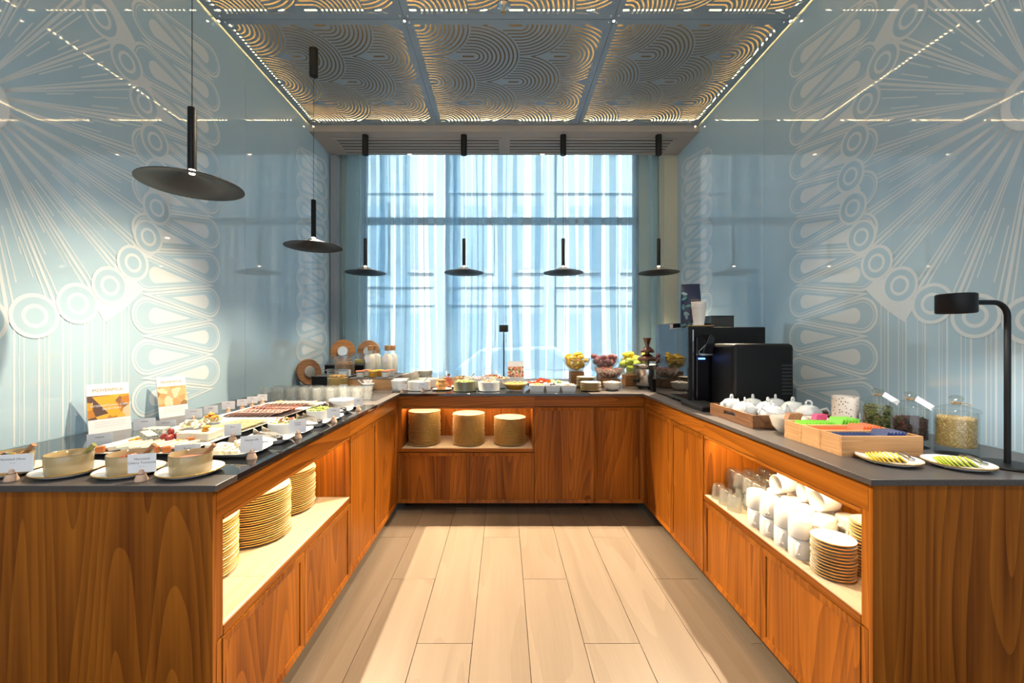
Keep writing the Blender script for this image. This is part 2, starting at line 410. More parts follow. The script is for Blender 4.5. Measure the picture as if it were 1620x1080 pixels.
# ceiling: slab above, warm cavity, perforated panels, soffit with grilles
CZ = 3.35
ce = struct(B().box(-3.2, 3.2, -3, 4.9, 3.62, 3.75).obj('ceiling', CAVITY, smooth=False))
def perforated(Wd, Ld):
    """sheet with slots: half-round nested loops laid like scales (marching squares on a scalar field)"""
    st = .005; R, pit, sw = .318, .0288, .0105; fr = .042
    nx = int(round((Wd-2*fr)/st)); ny = int(round((Ld-2*fr)/st))
    xs = np.linspace(fr, Wd-fr, nx+1); ys = np.linspace(fr, Ld-fr, ny+1)
    Xg, Yg = np.meshgrid(xs, ys, indexing='ij')
    f = np.full(Xg.shape, 1.0); done = np.zeros(Xg.shape, bool)
    rs = .2895; cen = []
    for r in range(-1, 7):
        for q in range(-2, 4):
            cen.append((.075+q*.628+(.314 if r % 2 else 0), .05+r*rs))
    cen = [c for c in cen if c[0] > 0]
    cen.sort(key=lambda c: (round(c[0], 3)))
    for (cx, cy) in cen:
        dx = np.maximum(Xg-cx, 0); d = np.sqrt(dx**2+(Yg-cy)**2)
        other = np.ones_like(done)
        for (ex, ey) in cen:                      # nearest row wins among motifs of the same column
            if abs(ex-cx) < .01 and abs(ey-cy) > .01: other &= np.abs(Yg-cy) <= np.abs(Yg-ey)
        inside = (d < R) & ~done & other
        ph = np.abs((d/pit) % 1.0-.5)*pit-sw/2
        v = np.where(d < pit*.75, np.where(Xg > cx-.075, d-.0085, 1), ph)
        v = np.where(d > R-.012, np.maximum(v, .003), v)
        f = np.where(inside, v, f); done |= inside
    f[~done] = (np.abs((Yg[~done]/pit) % 1.0-.5)*pit-sw/2)
    f = np.clip(f, -.006, .006)
    b = B(); P = f > 0
    full = P[:-1, :-1] & P[1:, :-1] & P[:-1, 1:] & P[1:, 1:]
    anyp = P[:-1, :-1] | P[1:, :-1] | P[:-1, 1:] | P[1:, 1:]
    for i in range(nx):
        j = 0
        while j < ny:
            if full[i, j]:
                k = j
                while k < ny and full[i, k]: k += 1
                b.add([(xs[i], ys[j], 0), (xs[i+1], ys[j], 0), (xs[i+1], ys[k], 0), (xs[i], ys[k], 0)], [(0, 3, 2, 1)]); j = k
            else:
                if anyp[i, j]:
                    cs_ = [(i, j), (i+1, j), (i+1, j+1), (i, j+1)]; poly = []
                    for q in range(4):
                        a = cs_[q]; c = cs_[(q+1) % 4]; fa = f[a]; fc = f[c]
                        if fa > 0: poly.append((xs[a[0]], ys[a[1]], 0))
                        if (fa > 0) != (fc > 0):
                            t = fa/(fa-fc); poly.append((xs[a[0]]+t*(xs[c[0]]-xs[a[0]]), ys[a[1]]+t*(ys[c[1]]-ys[a[1]]), 0))
                    if len(poly) >= 3: b.add(poly, [tuple(range(len(poly)))[::-1]])
                j += 1
    for q in ((0, Wd, 0, fr), (0, Wd, Ld-fr, Ld), (0, fr, fr, Ld-fr), (Wd-fr, Wd, fr, Ld-fr)):
        b.box(q[0], q[1], q[2], q[3], 0, .02)
    return b.mesh('ceiling_panel', CEILM, smooth=False)
cols = (-1.835, -.632, .700, 1.845); rows = (-1.24, .045, 1.33, 2.615, 3.895)
PW, PL = 1.26, 1.275
pmesh = perforated(PW, PL)
for ci in range(3):
    for ri in range(4):
        o = link('ceiling_panel', pmesh, ce, (cols[ci]+.0015, rows[ri]+.0015, CZ)); o.scale = ((cols[ci+1]-cols[ci]-.003)/PW, (rows[ri+1]-rows[ri]-.003)/PL, 1)
B().box(XL+.01, XR-.01, -1.2, 3.89, CZ+.10, CZ+.112).obj('cavity_board', CAVITY, ce, smooth=False)
for y in rows[1:]:
    for yy in (y-.030, y+.030):
        if yy < 3.9: B().box(XL+.02, XR-.02, yy-.006, yy+.006, CZ+.024, CZ+.032).obj('led_strip', LED, ce, smooth=False)
for x in (cols[0]+.03, cols[1]-.03, cols[1]+.03, cols[2]-.03, cols[2]+.03, cols[3]-.03):
    B().box(x-.006, x+.006, -.5, 3.86, CZ+.024, CZ+.032).obj('led_strip', LED, ce, smooth=False)
for x in cols[1:3]: B().box(x-.02, x+.02, -1.2, 3.89, CZ+.021, CZ+.05).obj('joint_light_stop', BLACK, ce, smooth=False)  # black bars added to stop LED light showing through the panel joints
for y in rows[1:4]: B().box(XL+.02, XR-.02, y-.018, y+.018, CZ+.021, CZ+.05).obj('joint_light_stop', BLACK, ce, smooth=False)
struct(B().box(XL, XR, 3.90, 4.385, 3.29, 3.62).box(XL, XR, 3.897, 3.90, 3.29, 3.36).obj('ceiling_soffit', SOFFIT, smooth=False))
struct(B().box(XL, XR, 4.385, 4.62, 3.58, 3.62).obj('ceiling_pocket', SOFFIT, smooth=False))
# little brackets and spots in the panel joints
for (x, y) in ((cols[1], rows[3]), (cols[2], rows[3]), (cols[0]+.02, rows[3]), (cols[3]-.02, rows[3]), (cols[0]+.03, rows[4]), (cols[3]-.03, rows[4])):
    r_ = T('joint_spotlight', 'tiny chrome spotlight fitted in the joint between perforated ceiling panels', 'spotlight', (x, y-.0, CZ), 0, 'spotlights in the ceiling joints')
    B().lathe([(0, -.012), (.010, -.012), (.012, 0), (.012, .006)], 12).obj('spot_ring', CHROME, r_)
    B().lathe([(0, -.0135), (.007, -.0135), (.007, -.011)], 10).obj('spot_lens', LEDHOT, r_)
    for q in ((-.025, -.025), (.025, -.025), (-.025, .025), (.025, .025)):
        if XL+.01 < x+q[0] < XR-.01 and y < 3.8: B().lathe([(0, -.004), (.006, -.003), (.007, 0)], 10, c=(q[0], q[1], 0)).obj('fixing_screw', CHROME, r_)
r_ = T('fire_sprinkler', 'round chrome sprinkler head sunk in the middle ceiling panel', 'sprinkler', (.0, 2.51, CZ))
B().lathe([(.0, -.01), (.030, -.012), (.042, -.003), (.042, .004)], 20).obj('escutcheon', CHROME, r_); B().lathe([(0, -.045), (.014, -.043), (.008, -.03), (.006, -.01)], 12).obj('sprinkler_head', pm('brass', (.7, .45, .15), .25, metal=1), r_)
# air grilles on the soffit
for nm, x0, x1, lab in (('air_grille', -1.68, -.02, 'long dark slotted air grille in soffit over the corner of cereal jars'), ('air_grille', .03, 1.70, 'long dark slotted air grille in soffit over the fruit bowls')):
    g = T(nm, lab, 'air vent', ((x0+x1)/2, 4.18, 3.29)); hw = (x1-x0)/2
    B().box(-hw, hw, -.155, .155, -.002, .0).obj('grille_recess', BLACK, g, smooth=False)
    fb = B(); fb.box(-hw, hw, -.165, -.135, -.009, 0).box(-hw, hw, .135, .165, -.009, 0).box(-hw, -hw+.03, -.135, .135, -.009, 0).box(hw-.03, hw, -.135, .135, -.009, 0)
    fb.obj('grille_frame', SOFFIT, g, smooth=False)
    for k in range(4): B().box(-hw+.03, hw-.03, -.110+k*.062, -.076+k*.062, -.010, -.003).obj('slat', SOFFIT, g, smooth=False)
for x in (-1.0, .41): 
    r_ = T('soffit_downlight', 'small glowing recessed downlight at the rear edge of the soffit', 'downlight', (x, 4.36, 3.29), 0, 'downlights above the curtain')
    B().lathe([(.020, -.004), (.028, -.004), (.028, 0)], 16).obj('trim_ring', CHROME, r_); B().lathe([(0, -.003), (.02, -.003)], 12).obj('lamp_lens', LEDHOT, r_)

# sheer curtain: S-folded cloth, denser where folds overlap
def sheer(name, tint, dens):
    m = bpy.data.materials.new(name); m.use_nodes = True; nt = m.node_tree; N = nt.nodes; L = nt.links
    N.remove(N['Principled BSDF']); out = N['Material Output']
    t = N.new('ShaderNodeBsdfTransparent'); t.inputs[0].default_value = (.86, .95, 1.0, 1)
    tr = N.new('ShaderNodeBsdfTranslucent'); tr.inputs[0].default_value = (*tint, 1)
    df = N.new('ShaderNodeBsdfDiffuse'); df.inputs[0].default_value = (*tint, 1)
    a = N.new('ShaderNodeMixShader'); a.inputs[0].default_value = .45; L.new(tr.outputs[0], a.inputs[1]); L.new(df.outputs[0], a.inputs[2])
    tc = N.new('ShaderNodeTexCoord'); mp = N.new('ShaderNodeMapping'); mp.inputs['Scale'].default_value = (16, 16, 5)
    nz = N.new('ShaderNodeTexNoise'); nz.inputs['Scale'].default_value = 14; nz.inputs['Detail'].default_value = 5
    L.new(tc.outputs['Object'], mp.inputs[0]); L.new(mp.outputs[0], nz.inputs['Vector'])
    mr = N.new('ShaderNodeMapRange'); mr.inputs['From Min'].default_value = .3; mr.inputs['From Max'].default_value = .7; mr.inputs['To Min'].default_value = dens-.035; mr.inputs['To Max'].default_value = dens+.035
    L.new(nz.outputs['Fac'], mr.inputs['Value'])
    mx = N.new('ShaderNodeMixShader'); L.new(mr.outputs[0], mx.inputs[0]); L.new(t.outputs[0], mx.inputs[1]); L.new(a.outputs[0], mx.inputs[2])
    L.new(mx.outputs[0], out.inputs[0]); return m
SHEER = sheer('sheer_voile', (.68, .82, .89), .24)
rnd = random.Random(5)
folds = []; x = -1.80
while x < 1.66:
    wl_ = rnd.choice((.018, .024, .035, .05, .08, .12, .17))*rnd.uniform(.8, 1.2); folds.append((x, wl_, rnd.uniform(.3, 1.0), rnd.uniform(-.05, .05))); x += wl_
prof = []
for i, (x0, wl_, am, dr) in enumerate(folds):
    n = 10; tight = x0 < -1.62 or x0 > 1.50
    back = (.022+.045*am)*(1.2 if tight else 1.0) if i % 3 else .010
    for k in range(n):
        t = k/n; prof.append((x0+wl_*t+back*1.3*math.sin(2*PI*t), (.022 if not tight else .035)*am*math.sin(2*PI*t+.6), dr*math.sin(PI*t)))
b = B(); zs = [.62, .9, 1.3, 1.8, 2.4, 3.0, 3.56]; n = len(prof)
vs = [(px+dr*((3.5-z)/3.0)+.018*math.sin(px*7+z*1.3)*(3.5-z)/2.5, 4.47+py*(.7+.5*(3.5-z)/3), z) for z in zs for (px, py, dr) in prof]
fs = [(r*n+k, r*n+k+1, (r+1)*n+k+1, (r+1)*n+k) for r in range(len(zs)-1) for k in range(n-1)]
b.add(vs, fs); cur = T('sheer_curtain', 'floor-length pale blue sheer voile curtain drawn across the window', 'curtain', (0, 0, 0))
b.obj('voile_cloth', SHEER, cur)
B().tube([(-1.82, 4.47, 3.57), (1.70, 4.47, 3.57)], .012, 8).obj('curtain_rail', GREYFR, cur)

# outside: street, facade across the road, parked car
struct(B().box(-14, 14, 4.9, 30, -.35, -.2).obj('street', pm('asphalt', (.25, .25, .26), .9), smooth=False))
bd = T('building_facade', 'pale stone building with tall windows across the street', 'building', (0, 12.5, -.2))
FAC = pm('facade_stone', (.78, .74, .68), .8, noise=(2, .6, (.70, .67, .62))); FAC2 = pm('facade_band', (.72, .71, .69), .8); FWIN = pm('facade_glass', (.50, .57, .62), .2)
B().box(-12, 12, 0, 4, 0, 12).obj('wall', FAC, bd, smooth=False)
for z in (2.6, 3.15, 6.0): B().box(-12, 12, -.05, 0, z, z+.28).obj('cornice', FAC2, bd, smooth=False)
for k, x in enumerate(np.arange(-5.6, 5.7, 1.6)):
    for z0, z1, ww in ((.7, 2.35, .85), (3.7, 5.6, .8)):
        fr_ = B(); fr_.box(x-ww/2-.1, x+ww/2+.1, -.07, 0, z0-.12, z1+.12); q = fr_.obj('window_surround', FAC2, bd, smooth=False)
        B().box(x-ww/2, x-.03, -.085, -.03, z0, z1).box(x+.03, x+ww/2, -.085, -.03, z0, z1).obj('window_glass', FWIN, q, smooth=False)
B().box(-2.1, -1.75, -.25, 0, 0, 8).obj('pilaster', FAC2, bd, smooth=False); B().box(1.2, 1.5, -.25, 0, 0, 8).obj('pilaster', FAC2, bd, smooth=False)
def car(x, y, col, lab):
    c = T('parked_car', lab, 'car', (x, y, -.2)); mm = pm('car_paint_'+lab.split()[0], col, .2, coat=.8)
    bp = [(-2.1, .35), (-2.05, .78), (-1.35, .9), (-.75, 1.38), (.55, 1.42), (1.25, .98), (2.0, .85), (2.1, .4)]
    RX = Matrix.Rotation(PI/2, 4, 'X')
    B().prism(bp, -.85, .85, M=RX).obj('car_body', mm, c, bevel=.05)
    B().prism([(-.72, 1.0), (-.5, 1.32), (.48, 1.35), (.95, 1.0)], -.86, .86, M=RX).obj('side_window', FWIN, c, smooth=False)
    for wx in (-1.3, 1.3):
        for wy in (-.80, .80): B().lathe([(.0, -.1), (.30, -.1), (.33, -.06), (.33, .06), (.30, .1), (0, .1)], 20, M=Matrix.Translation((wx, wy, .33)) @ RX).obj('wheel', BLACK, c)
car(.35, 8.2, (.75, .76, .78), 'silver parked car on the street behind the menu card')
car(4.6, 8.4, (.35, .36, .38), 'dark grey parked car on the street past the fruit bowls')

# ================================================================== CABINETS AND WORKTOP
XF_L, XF_R, YF_B = -.815, 1.078, 3.165          # cabinet front planes (worktop oversails by 15 mm)
ZD0, ZT, ZAP, ZSH = .055, .882, .795, .48       # door bottom, carcass top, apron bottom, niche shelf
def door(par, u0, u1, z0, z1):
    """local frame: front faces -y"""
    d = B().box(u0+.0015, u1-.0015, .004, .02, z0+.0015, z1-.0015).obj('door', W_V, par, smooth=False)
    w_ = .026; a, b_, c, e = u0+.0015, u1-.0015, z0+.0015, z1-.0015
    fb = B()
    for (p, q, r, s) in (((a, c), (b_, c), (b_-w_, c+w_), (a+w_, c+w_)), ((b_, c), (b_, e), (b_-w_, e-w_), (b_-w_, c+w_)), ((b_, e), (a, e), (a+w_, e-w_), (b_-w_, e-w_)), ((a, e), (a, c), (a+w_, c+w_), (a+w_, e-w_))):
        vs = [(p[0], -.004, p[1]), (q[0], -.004, q[1]), (r[0], .000, r[1]), (s[0], .000, s[1]), (p[0], .02, p[1]), (q[0], .02, q[1]), (r[0], .006, r[1]), (s[0], .006, s[1])]
        fb.add(vs, [(0, 1, 2, 3), (3, 2, 6, 7), (0, 4, 5, 1)])
    fb.obj('door_frame', W_V, d, smooth=False)
def feet(par, us, dep=.12):
    for u in us: B().lathe([(0, 0), (.026, 0), (.028, .012), (.018, .016), (.018, .06)], 14, c=(u, dep, 0)).obj('foot', BLACK, par)
def tall_cab(label, loc, rz, edges, depth, ftu, filler=None):
    r = T('base_cabinet', label, 'cabinet', loc, rz); u0, u1 = edges[0], edges[-1]
    B().box(u0, u1, .02, depth, ZD0, ZT).obj('carcass', W_V, r, smooth=False)
    B().box(u0, u1, 0, .02, ZAP+.003, ZT).obj('apron', W_H, r, smooth=False)
    for a, b_ in zip(edges[:-1], edges[1:]): door(r, a, b_, ZD0, ZAP)
    if filler: B().box(min(filler), max(filler), .0, .04, ZD0, ZT).obj('corner_filler', W_V, r, smooth=False)
    feet(r, ftu); return r
def niche_cab(label, loc, rz, u0, u1, n0, n1, mid, depth, nd, ftu, stile0=True):
    """open lit niche above two doors; u0..u1 cabinet, n0..n1 niche opening, mid door split"""
    r = T('display_cabinet', label, 'cabinet', loc, rz)
    B().box(u0, u1, .02, depth, ZD0, ZSH-.03).obj('carcass', W_V, r, smooth=False)
    B().box(u0, u1, nd, depth, ZSH-.03, ZT).obj('niche_back', W_V, r, smooth=False)
    B().box(u0, n0, .0, nd, ZSH-.03, ZT).obj('niche_side', W_V, r, smooth=False)
    B().box(n1, u1, .0, nd, ZSH-.03, ZT).obj('niche_side', W_V, r, smooth=False)
    B().box(n0, n1, .02, nd, ZAP+.03, ZT).obj('niche_top', W_H, r, smooth=False)
    B().box(u0, u1, -.001, .02, ZAP+.003, ZT).obj('apron', W_H, r, smooth=False)
    fb = B(); fb.box(n0, n1, -.002, .02, ZSH-.032, ZSH-.004); fb.box(n0, n1, -.002, .02, ZAP-.012, ZAP); fb.obj('niche_trim', W_H, r, smooth=False, bevel=.002)
    nt_ = 4; dl = (n1-n0)/nt_
    for k in range(nt_): B().box(n0+k*dl+.0008, n0+(k+1)*dl-.0008, .0, nd, ZSH-.012, ZSH).obj('shelf_liner', TILE, r, smooth=False)
    B().box(n0, n1, 0.02, nd, ZSH-.03, ZSH-.012).obj('shelf', W_H, r, smooth=False)
    B().box(n0+.02, n1-.02, .028, .040, ZAP+.022, ZAP+.030).obj('led_strip', LEDN, r, smooth=False)
    a_ = light('niche_led_lamp', 'AREA', ((n0+n1)/2, .05, ZAP+.018), 5.2*(n1-n0), WARM2, rot=(math.radians(28), 0, 0), size=(n1-n0)*.92, sizey=.02, parent=r)
    door(r, u0 if not stile0 else n0-.006, mid, ZD0, ZSH-.035); door(r, mid, u1 if stile0 != 'far' else n1, ZD0, ZSH-.035)
    feet(r, ftu); return r
# left arm (local x = world Y)
LROT, RROT = PI/2, -PI/2
lc = niche_cab('walnut buffet cabinet holding three stacks of plates below the bowls of olives', (XF_L, 0, 0), LROT, 1.165, 2.178, 1.192, 2.168, 1.675, 1.02, .55, (1.5, 2.0))
B().box(1.150, 1.165, -.0, 1.03, 0.0, ZT).obj('end_panel', W_V, lc, smooth=False)
B().box(1.165, 1.186, -.001, .02, ZD0, ZSH-.035).obj('stile', W_V, lc, smooth=False)
tall_cab('walnut cabinet with two tall doors below the drinking glasses', (XF_L, 0, 0), LROT, (2.178, 2.63, 3.10), 1.02, (2.4, 2.9), (3.10, 3.18))
# back run
niche_cab('walnut buffet cabinet with open niche of plate stacks below the salad bowls', (0, YF_B, 0), 0, -.817, .236, -.785, .222, -.285, 1.2, .42, (-.76,), stile0=False)
tall_cab('walnut cabinet with two tall doors below the fruit bowls', (0, YF_B, 0), 0, (.236, .695, 1.080), 1.2, (.66,))
# right arm (local x = -world Y)
rc = niche_cab('walnut buffet cabinet holding mugs, glasses and saucers below the tea jars', (XF_R, 0, 0), RROT, -2.214, -1.215, -2.204, -1.238, -1.72, .77, .52, (-1.62, -2.16), stile0='far')
B().box(-1.215, -1.200, 0, .78, 0, ZT).obj('end_panel', W_V, rc, smooth=False)
B().box(-1.238, -1.215, -.001, .02, ZD0, ZSH-.035).obj('stile', W_V, rc, smooth=False)
tall_cab('walnut cabinet with two tall doors below the coffee machine', (XF_R, 0, 0), RROT, (-3.11, -2.645, -2.214), .77, (-2.7, -2.26), (-3.18, -3.11))
# worktop: stone slabs with flush black glass fields
wt = T('buffet_worktop', 'U-shaped dark stone worktop with flush black glass plates along its edge', 'worktop', (0, 0, 0))
z0, z1 = .882, CT
for (a, b_, c, d) in ((XL+.004, -.80, 1.14, 1.235), (XL+.004, -.80, 2.60, 4.43), (-.80, 1.064, 4.10, 4.43), (.665, 1.064, 3.15, 4.10), (1.064, XR-.004, 1.19, 4.43)):
    B().box(a, b_, c, d, z0, z1).obj('stone_slab', STONE, wt, smooth=False, bevel=.0012)
B().box(XL+.004, -.80, 1.2355, 2.5995, z0, z1+.0003).obj('black_glass_plate', BGLASS, wt, smooth=False, bevel=.0012)
B().box(-.7995, .6645, 3.15, 4.0995, z0, z1+.0003).obj('black_glass_plate', BGLASS, wt, smooth=False, bevel=.0012)
B().box(-1.25, -.86, 2.78, 3.28, z1, z1+.0015).obj('induction_plate', pm('induction_black', (.03, .03, .032), .25), wt, smooth=False)

# ================================================================== PENDANT LAMPS
def pendant(label, x, y, zc, ztop):
    r = T('pendant_lamp', label, 'lamp', (x, y, zc), 0, 'black disc pendant lamps')
    B().lathe([(.0, .058), (.010, .058), (.06, .038), (.12, .017), (.19, 0), (.1905, -.003), (.188, -.004), (.12, .012), (.06, .033), (.008, .053), (0, .053)], 48).obj('shade', SHADE, r)
    B().lathe([(0, .064), (.0165, .064), (.0165, .325), (.0155, .328), (0, .328)], 20).obj('lamp_tube', BLACK, r)
    B().lathe([(0, .0525), (.012, .0525), (.012, .066), (0, .066)], 16).obj('light_collar', LEDHOT, r)
    B().lathe([(0, .045), (.010, .046), (.011, .052)], 12).obj('bulb', LEDHOT, r)
    B().tube([(0, 0, .32), (0, 0, ztop-zc-.18)], .0016, 6).obj('cable', BLACK, r)
    B().lathe([(0, ztop-zc-.19), (.027, ztop-zc-.19), (.0295, ztop-zc-.187), (.0295, ztop-zc), (0, ztop-zc)], 20).obj('ceiling_canopy', BLACK, r)
    light('pendant_bulb', 'SPOT', (0, 0, .035), 24, WARM, size=.02, spot=math.radians(105), blend=.8, parent=r)
for x, y, zt, lab in ((-1.326, 1.748, 3.35, 'black disc pendant lamp hanging low above the cheese trays'), (-1.335, 2.884, 3.35, 'black disc pendant lamp hanging above the row of drinking glasses'),
                      (-1.338, 3.97, 3.29, 'black disc pendant lamp in front of the curtain above the milk bottles'), (-.385, 3.97, 3.29, 'black disc pendant lamp in front of the curtain above the honey pots'),
                      (.574, 3.97, 3.29, 'black disc pendant lamp in front of the curtain above the yellow fruit'), (1.496, 3.97, 3.29, 'black disc pendant lamp in front of the cream wall near the coffee bag')):
    pendant(lab, x, y, 1.965, zt)

# ================================================================== PLATE STACKS IN THE NICHES
def plate_mesh(r, h, rim, body=CREAM):
    b = B(); b.lathe([(0, .004), (r*.62, .004), (r*.70, .006), (r*.93, h*.85), (r*.985, h), (r, h-.0006), (r*.995, h-.004), (r*.72, .001), (r*.6, 0), (0, 0)], 40, mi=[0, 0, 0, 0, 1, 1, 0, 0, 0])
    return b.mesh('plate', [body, rim], ang=60)
dinner = plate_mesh(.135, .017, GOLD); dinner_b = plate_mesh(.128, .017, GOLD)
def stack(me, n, c, step, nm, label, cat, group, jit=.0025):
    for k in range(n):
        o = link(nm, me, None, (c[0]+random.uniform(-jit, jit), c[1]+random.uniform(-jit, jit), c[2]+k*step), (0, 0, random.uniform(0, 6))); tag(o, label, cat, group)
for c, n, lab, g in (((-1.09, 1.445), 21, 'gold-rimmed cream dinner plate in the stack beside the end panel', 'plates stacked beside the end panel'),
                     ((-1.05, 1.738), 22, 'gold-rimmed cream dinner plate in the middle stack of the left-arm niche'.replace('left-arm ', 'three-stack side '), 'plates in the middle side stack'),
                     ((-1.075, 2.022), 21, 'gold-rimmed cream dinner plate in the side niche stack next to the tall doors', 'plates stacked next to the tall doors')):
    stack(dinner, n, (*c, ZSH), .0092, 'dinner_plate', lab, 'plate', g)
for c, n, lab, g in (((-.640, 3.315), 25, 'gold-rimmed cream plate in the tallest stack of the back niche', 'plates in the tallest back stack'),
                     ((-.283, 3.315), 23, 'gold-rimmed cream plate in the middle stack of the back niche', 'plates in the middle back stack'),
                     ((.048, 3.315), 20, 'gold-rimmed cream plate in the shortest stack of the back niche', 'plates in the shortest back stack')):
    stack(dinner_b, n, (*c, ZSH), .0104, 'dinner_plate', lab, 'plate', g)

# ================================================================== RIGHT NICHE: tumblers, mugs, saucers
def tumbler_mesh(r, h, inv=False, flute=.03, nf=14):
    t = .0035; p = [(0, .0), (r*.72, .0), (r*.80, .006), (r*.90, h*.4), (r, h), (r-t*.6, h+.0008), (r-t, h), (r*.90-t, h*.4), (r*.76-t, .012), (0, .010)]
    if inv: p = [(a, h-z) for a, z in p]
    b = B(); b.lathe(p, 56, flute=flute, nfl=nf); return b.mesh('tumbler', GLASSR, ang=70)
tin = tumbler_mesh(.033, .076, True, .02, 22)
g_ = []
for i, X in enumerate((1.125, 1.205, 1.285, 1.365, 1.445)):
    for j, Y in enumerate((2.15, 2.075, 2.0, 1.927)):
        for k in range(1 if i == 0 else 2):
            if i == 0 and j == 3: continue
            o = link('water_glass', tin, None, (X+random.uniform(-.006, .006), Y+random.uniform(-.003, .003)+(.008 if i % 2 else 0), ZSH+k*.0766), (0, 0, random.uniform(0, 3)))
            tag(o, 'upside-down ribbed glass tumbler on the shelf behind the mugs' if k == 0 else 'upside-down ribbed glass tumbler stacked on another glass beside the mugs', 'glass', 'upturned tumblers in the niche')
def mug(label, loc, rot, group):
    r = T('mug', label, 'mug', loc, 0, group, rot=rot)
    b = B(); b.lathe([(0, .078), (.031, .078), (.036, .0755), (.0385, .069), (.0398, .045), (.040, .002), (.0385, 0), (.037, .002), (.0365, .045), (.034, .068), (0, .071)], 28); b.obj('mug_body', WHITE, r, ang=60)
    pts = [(0, .038, .016), (0, .055, .018), (0, .066, .030), (0, .065, .046), (0, .054, .056), (0, .037, .056)]
    B().tube(pts, [.0075, .006, .0055, .0055, .006, .0075], 8).obj('mug_handle', WHITE, r); return r
m0 = None
for i, X in enumerate((1.135, 1.225, 1.315)):
    for j, Y in enumerate((1.842, 1.752, 1.662, 1.572)):
        for k in range(2):
            lab = ('white porcelain mug upside down on the shelf liner', 'white porcelain mug stacked upside down on another mug')[k]
            rz = (2.356, 3.927)[k]+random.uniform(-.10, .10)
            rot = (0, 0, rz); loc = (X+random.uniform(-.003, .003), Y+random.uniform(-.003, .003), ZSH+k*.0778)
            if i == 0 and j == 1 and k == 1: rot = (0, math.radians(-5), 2.356); loc = (loc[0], loc[1], loc[2]+.0035)
            if m0 is None: m0 = mug(lab, loc, rot, 'upturned mugs in the niche')
            else: copy_tree(m0, loc=loc, rot=rot, label=lab)
# a few mugs heaped on top
for (X, Y, a) in ((1.225, 1.610, .10), (1.235, 1.705, -.12), (1.190, 1.800, .08)):     # lying on their sides, handle up
    copy_tree(m0, loc=(X, Y, ZSH+.1555+.0398), rot=(PI/2, 0, PI/2+a), label='white porcelain mug tipped over on top of the mug stacks')
saucer = plate_mesh(.066, .013, GOLD, WHITE)
stack(saucer, 12, (1.158, 1.445, ZSH), .0108, 'saucer', 'white gold-edged saucer in the low stack at the front of the mug shelf', 'saucer', 'saucers in the low stack', .002)
stack(saucer, 17, (1.299, 1.445, ZSH), .0108, 'saucer', 'white gold-edged saucer in the taller stack behind the low one', 'saucer', 'saucers in the taller stack', .002)

# ================================================================== SMALL HELPERS FOR THE BUFFET
def col(name, c, rough=.5, **k): return pm(name, c, rough, **k)
def bowl_prof(r, h, t=.004, foot=.6, wall=.93):
    return [(0, 0), (r*foot, 0), (r*(foot+.12), h*.06), (r*wall, h*.45), (r, h), (r-t*.5, h+.001), (r-t, h), (r*wall-t, h*.47), (r*foot, h*.10+t*.4), (0, h*.09+t*.4)]
def scatter(b, r, n, size, zf, cols=1, seg=5, flat=1.0, c=(0, 0)):
    for _ in range(n):
        q = r*math.sqrt(random.random()); a = random.uniform(0, 2*PI)
        rot = Matrix.Rotation(random.uniform(0, 6), 4, 'Z') @ Matrix.Rotation(random.uniform(-.9, .9), 4, 'X') @ Matrix.Rotation(random.uniform(-.9, .9), 4, 'Y')
        k = size*random.uniform(.7, 1.3)
        b.blob((c[0]+q*math.cos(a), c[1]+q*math.sin(a), zf(q)+random.uniform(-.3, .5)*k), k, k*random.uniform(.5, 1), k*flat*random.uniform(.5, 1), seg, 4, random.randrange(cols), rot)
def contents(label, cat, parent_loc, mats, fn, name, group=None):
    b = B(); fn(b); o = b.obj(name, mats, None, parent_loc); tag(o, label, cat, group, 'stuff'); return o
def card(label, loc, w, h, lines, rz=0, holder=True, group='name cards in wooden clips', txt=None, lift=.022):
    """paper card held in a slotted wooden cone"""
    r = T('name_card', label, 'card', loc, rz, group)
    if holder:
        hb = B(); hb.lathe([(0, 0), (.016, 0), (.0165, .003), (.0105, .019), (0.0085, .0192)], 14); hb.lathe([(.010, .019), (.0068, .020), (.0052, .030), (0, .0335)], 14)
        hb.obj('card_clip', PALEWOOD, r)
        B().lathe([(.0100, .0185), (.0102, .0195), (.0092, .0205)], 14).obj('clip_groove', BLACK, r)
    z = lift if holder else 0
    B().box(-w/2, w/2, .004, .0048, z, z+h).obj('paper_card', PAPER, r, smooth=False)
    if txt:
        n = len(txt)
        for k, t in enumerate(txt): text(t, h*.17, INK, r, (0, .0038, z+h*(.68-.2*k)))
    else:
        lb = B(); ww = w*.42
        for k in range(lines):
            q = ww*random.uniform(.7, 1); lb.box(-q/2, q/2, .0036, .004, z+h*(.70-.13*k), z+h*(.74-.13*k))
        lb.obj('printed_line', INK, r, smooth=False)
    return r

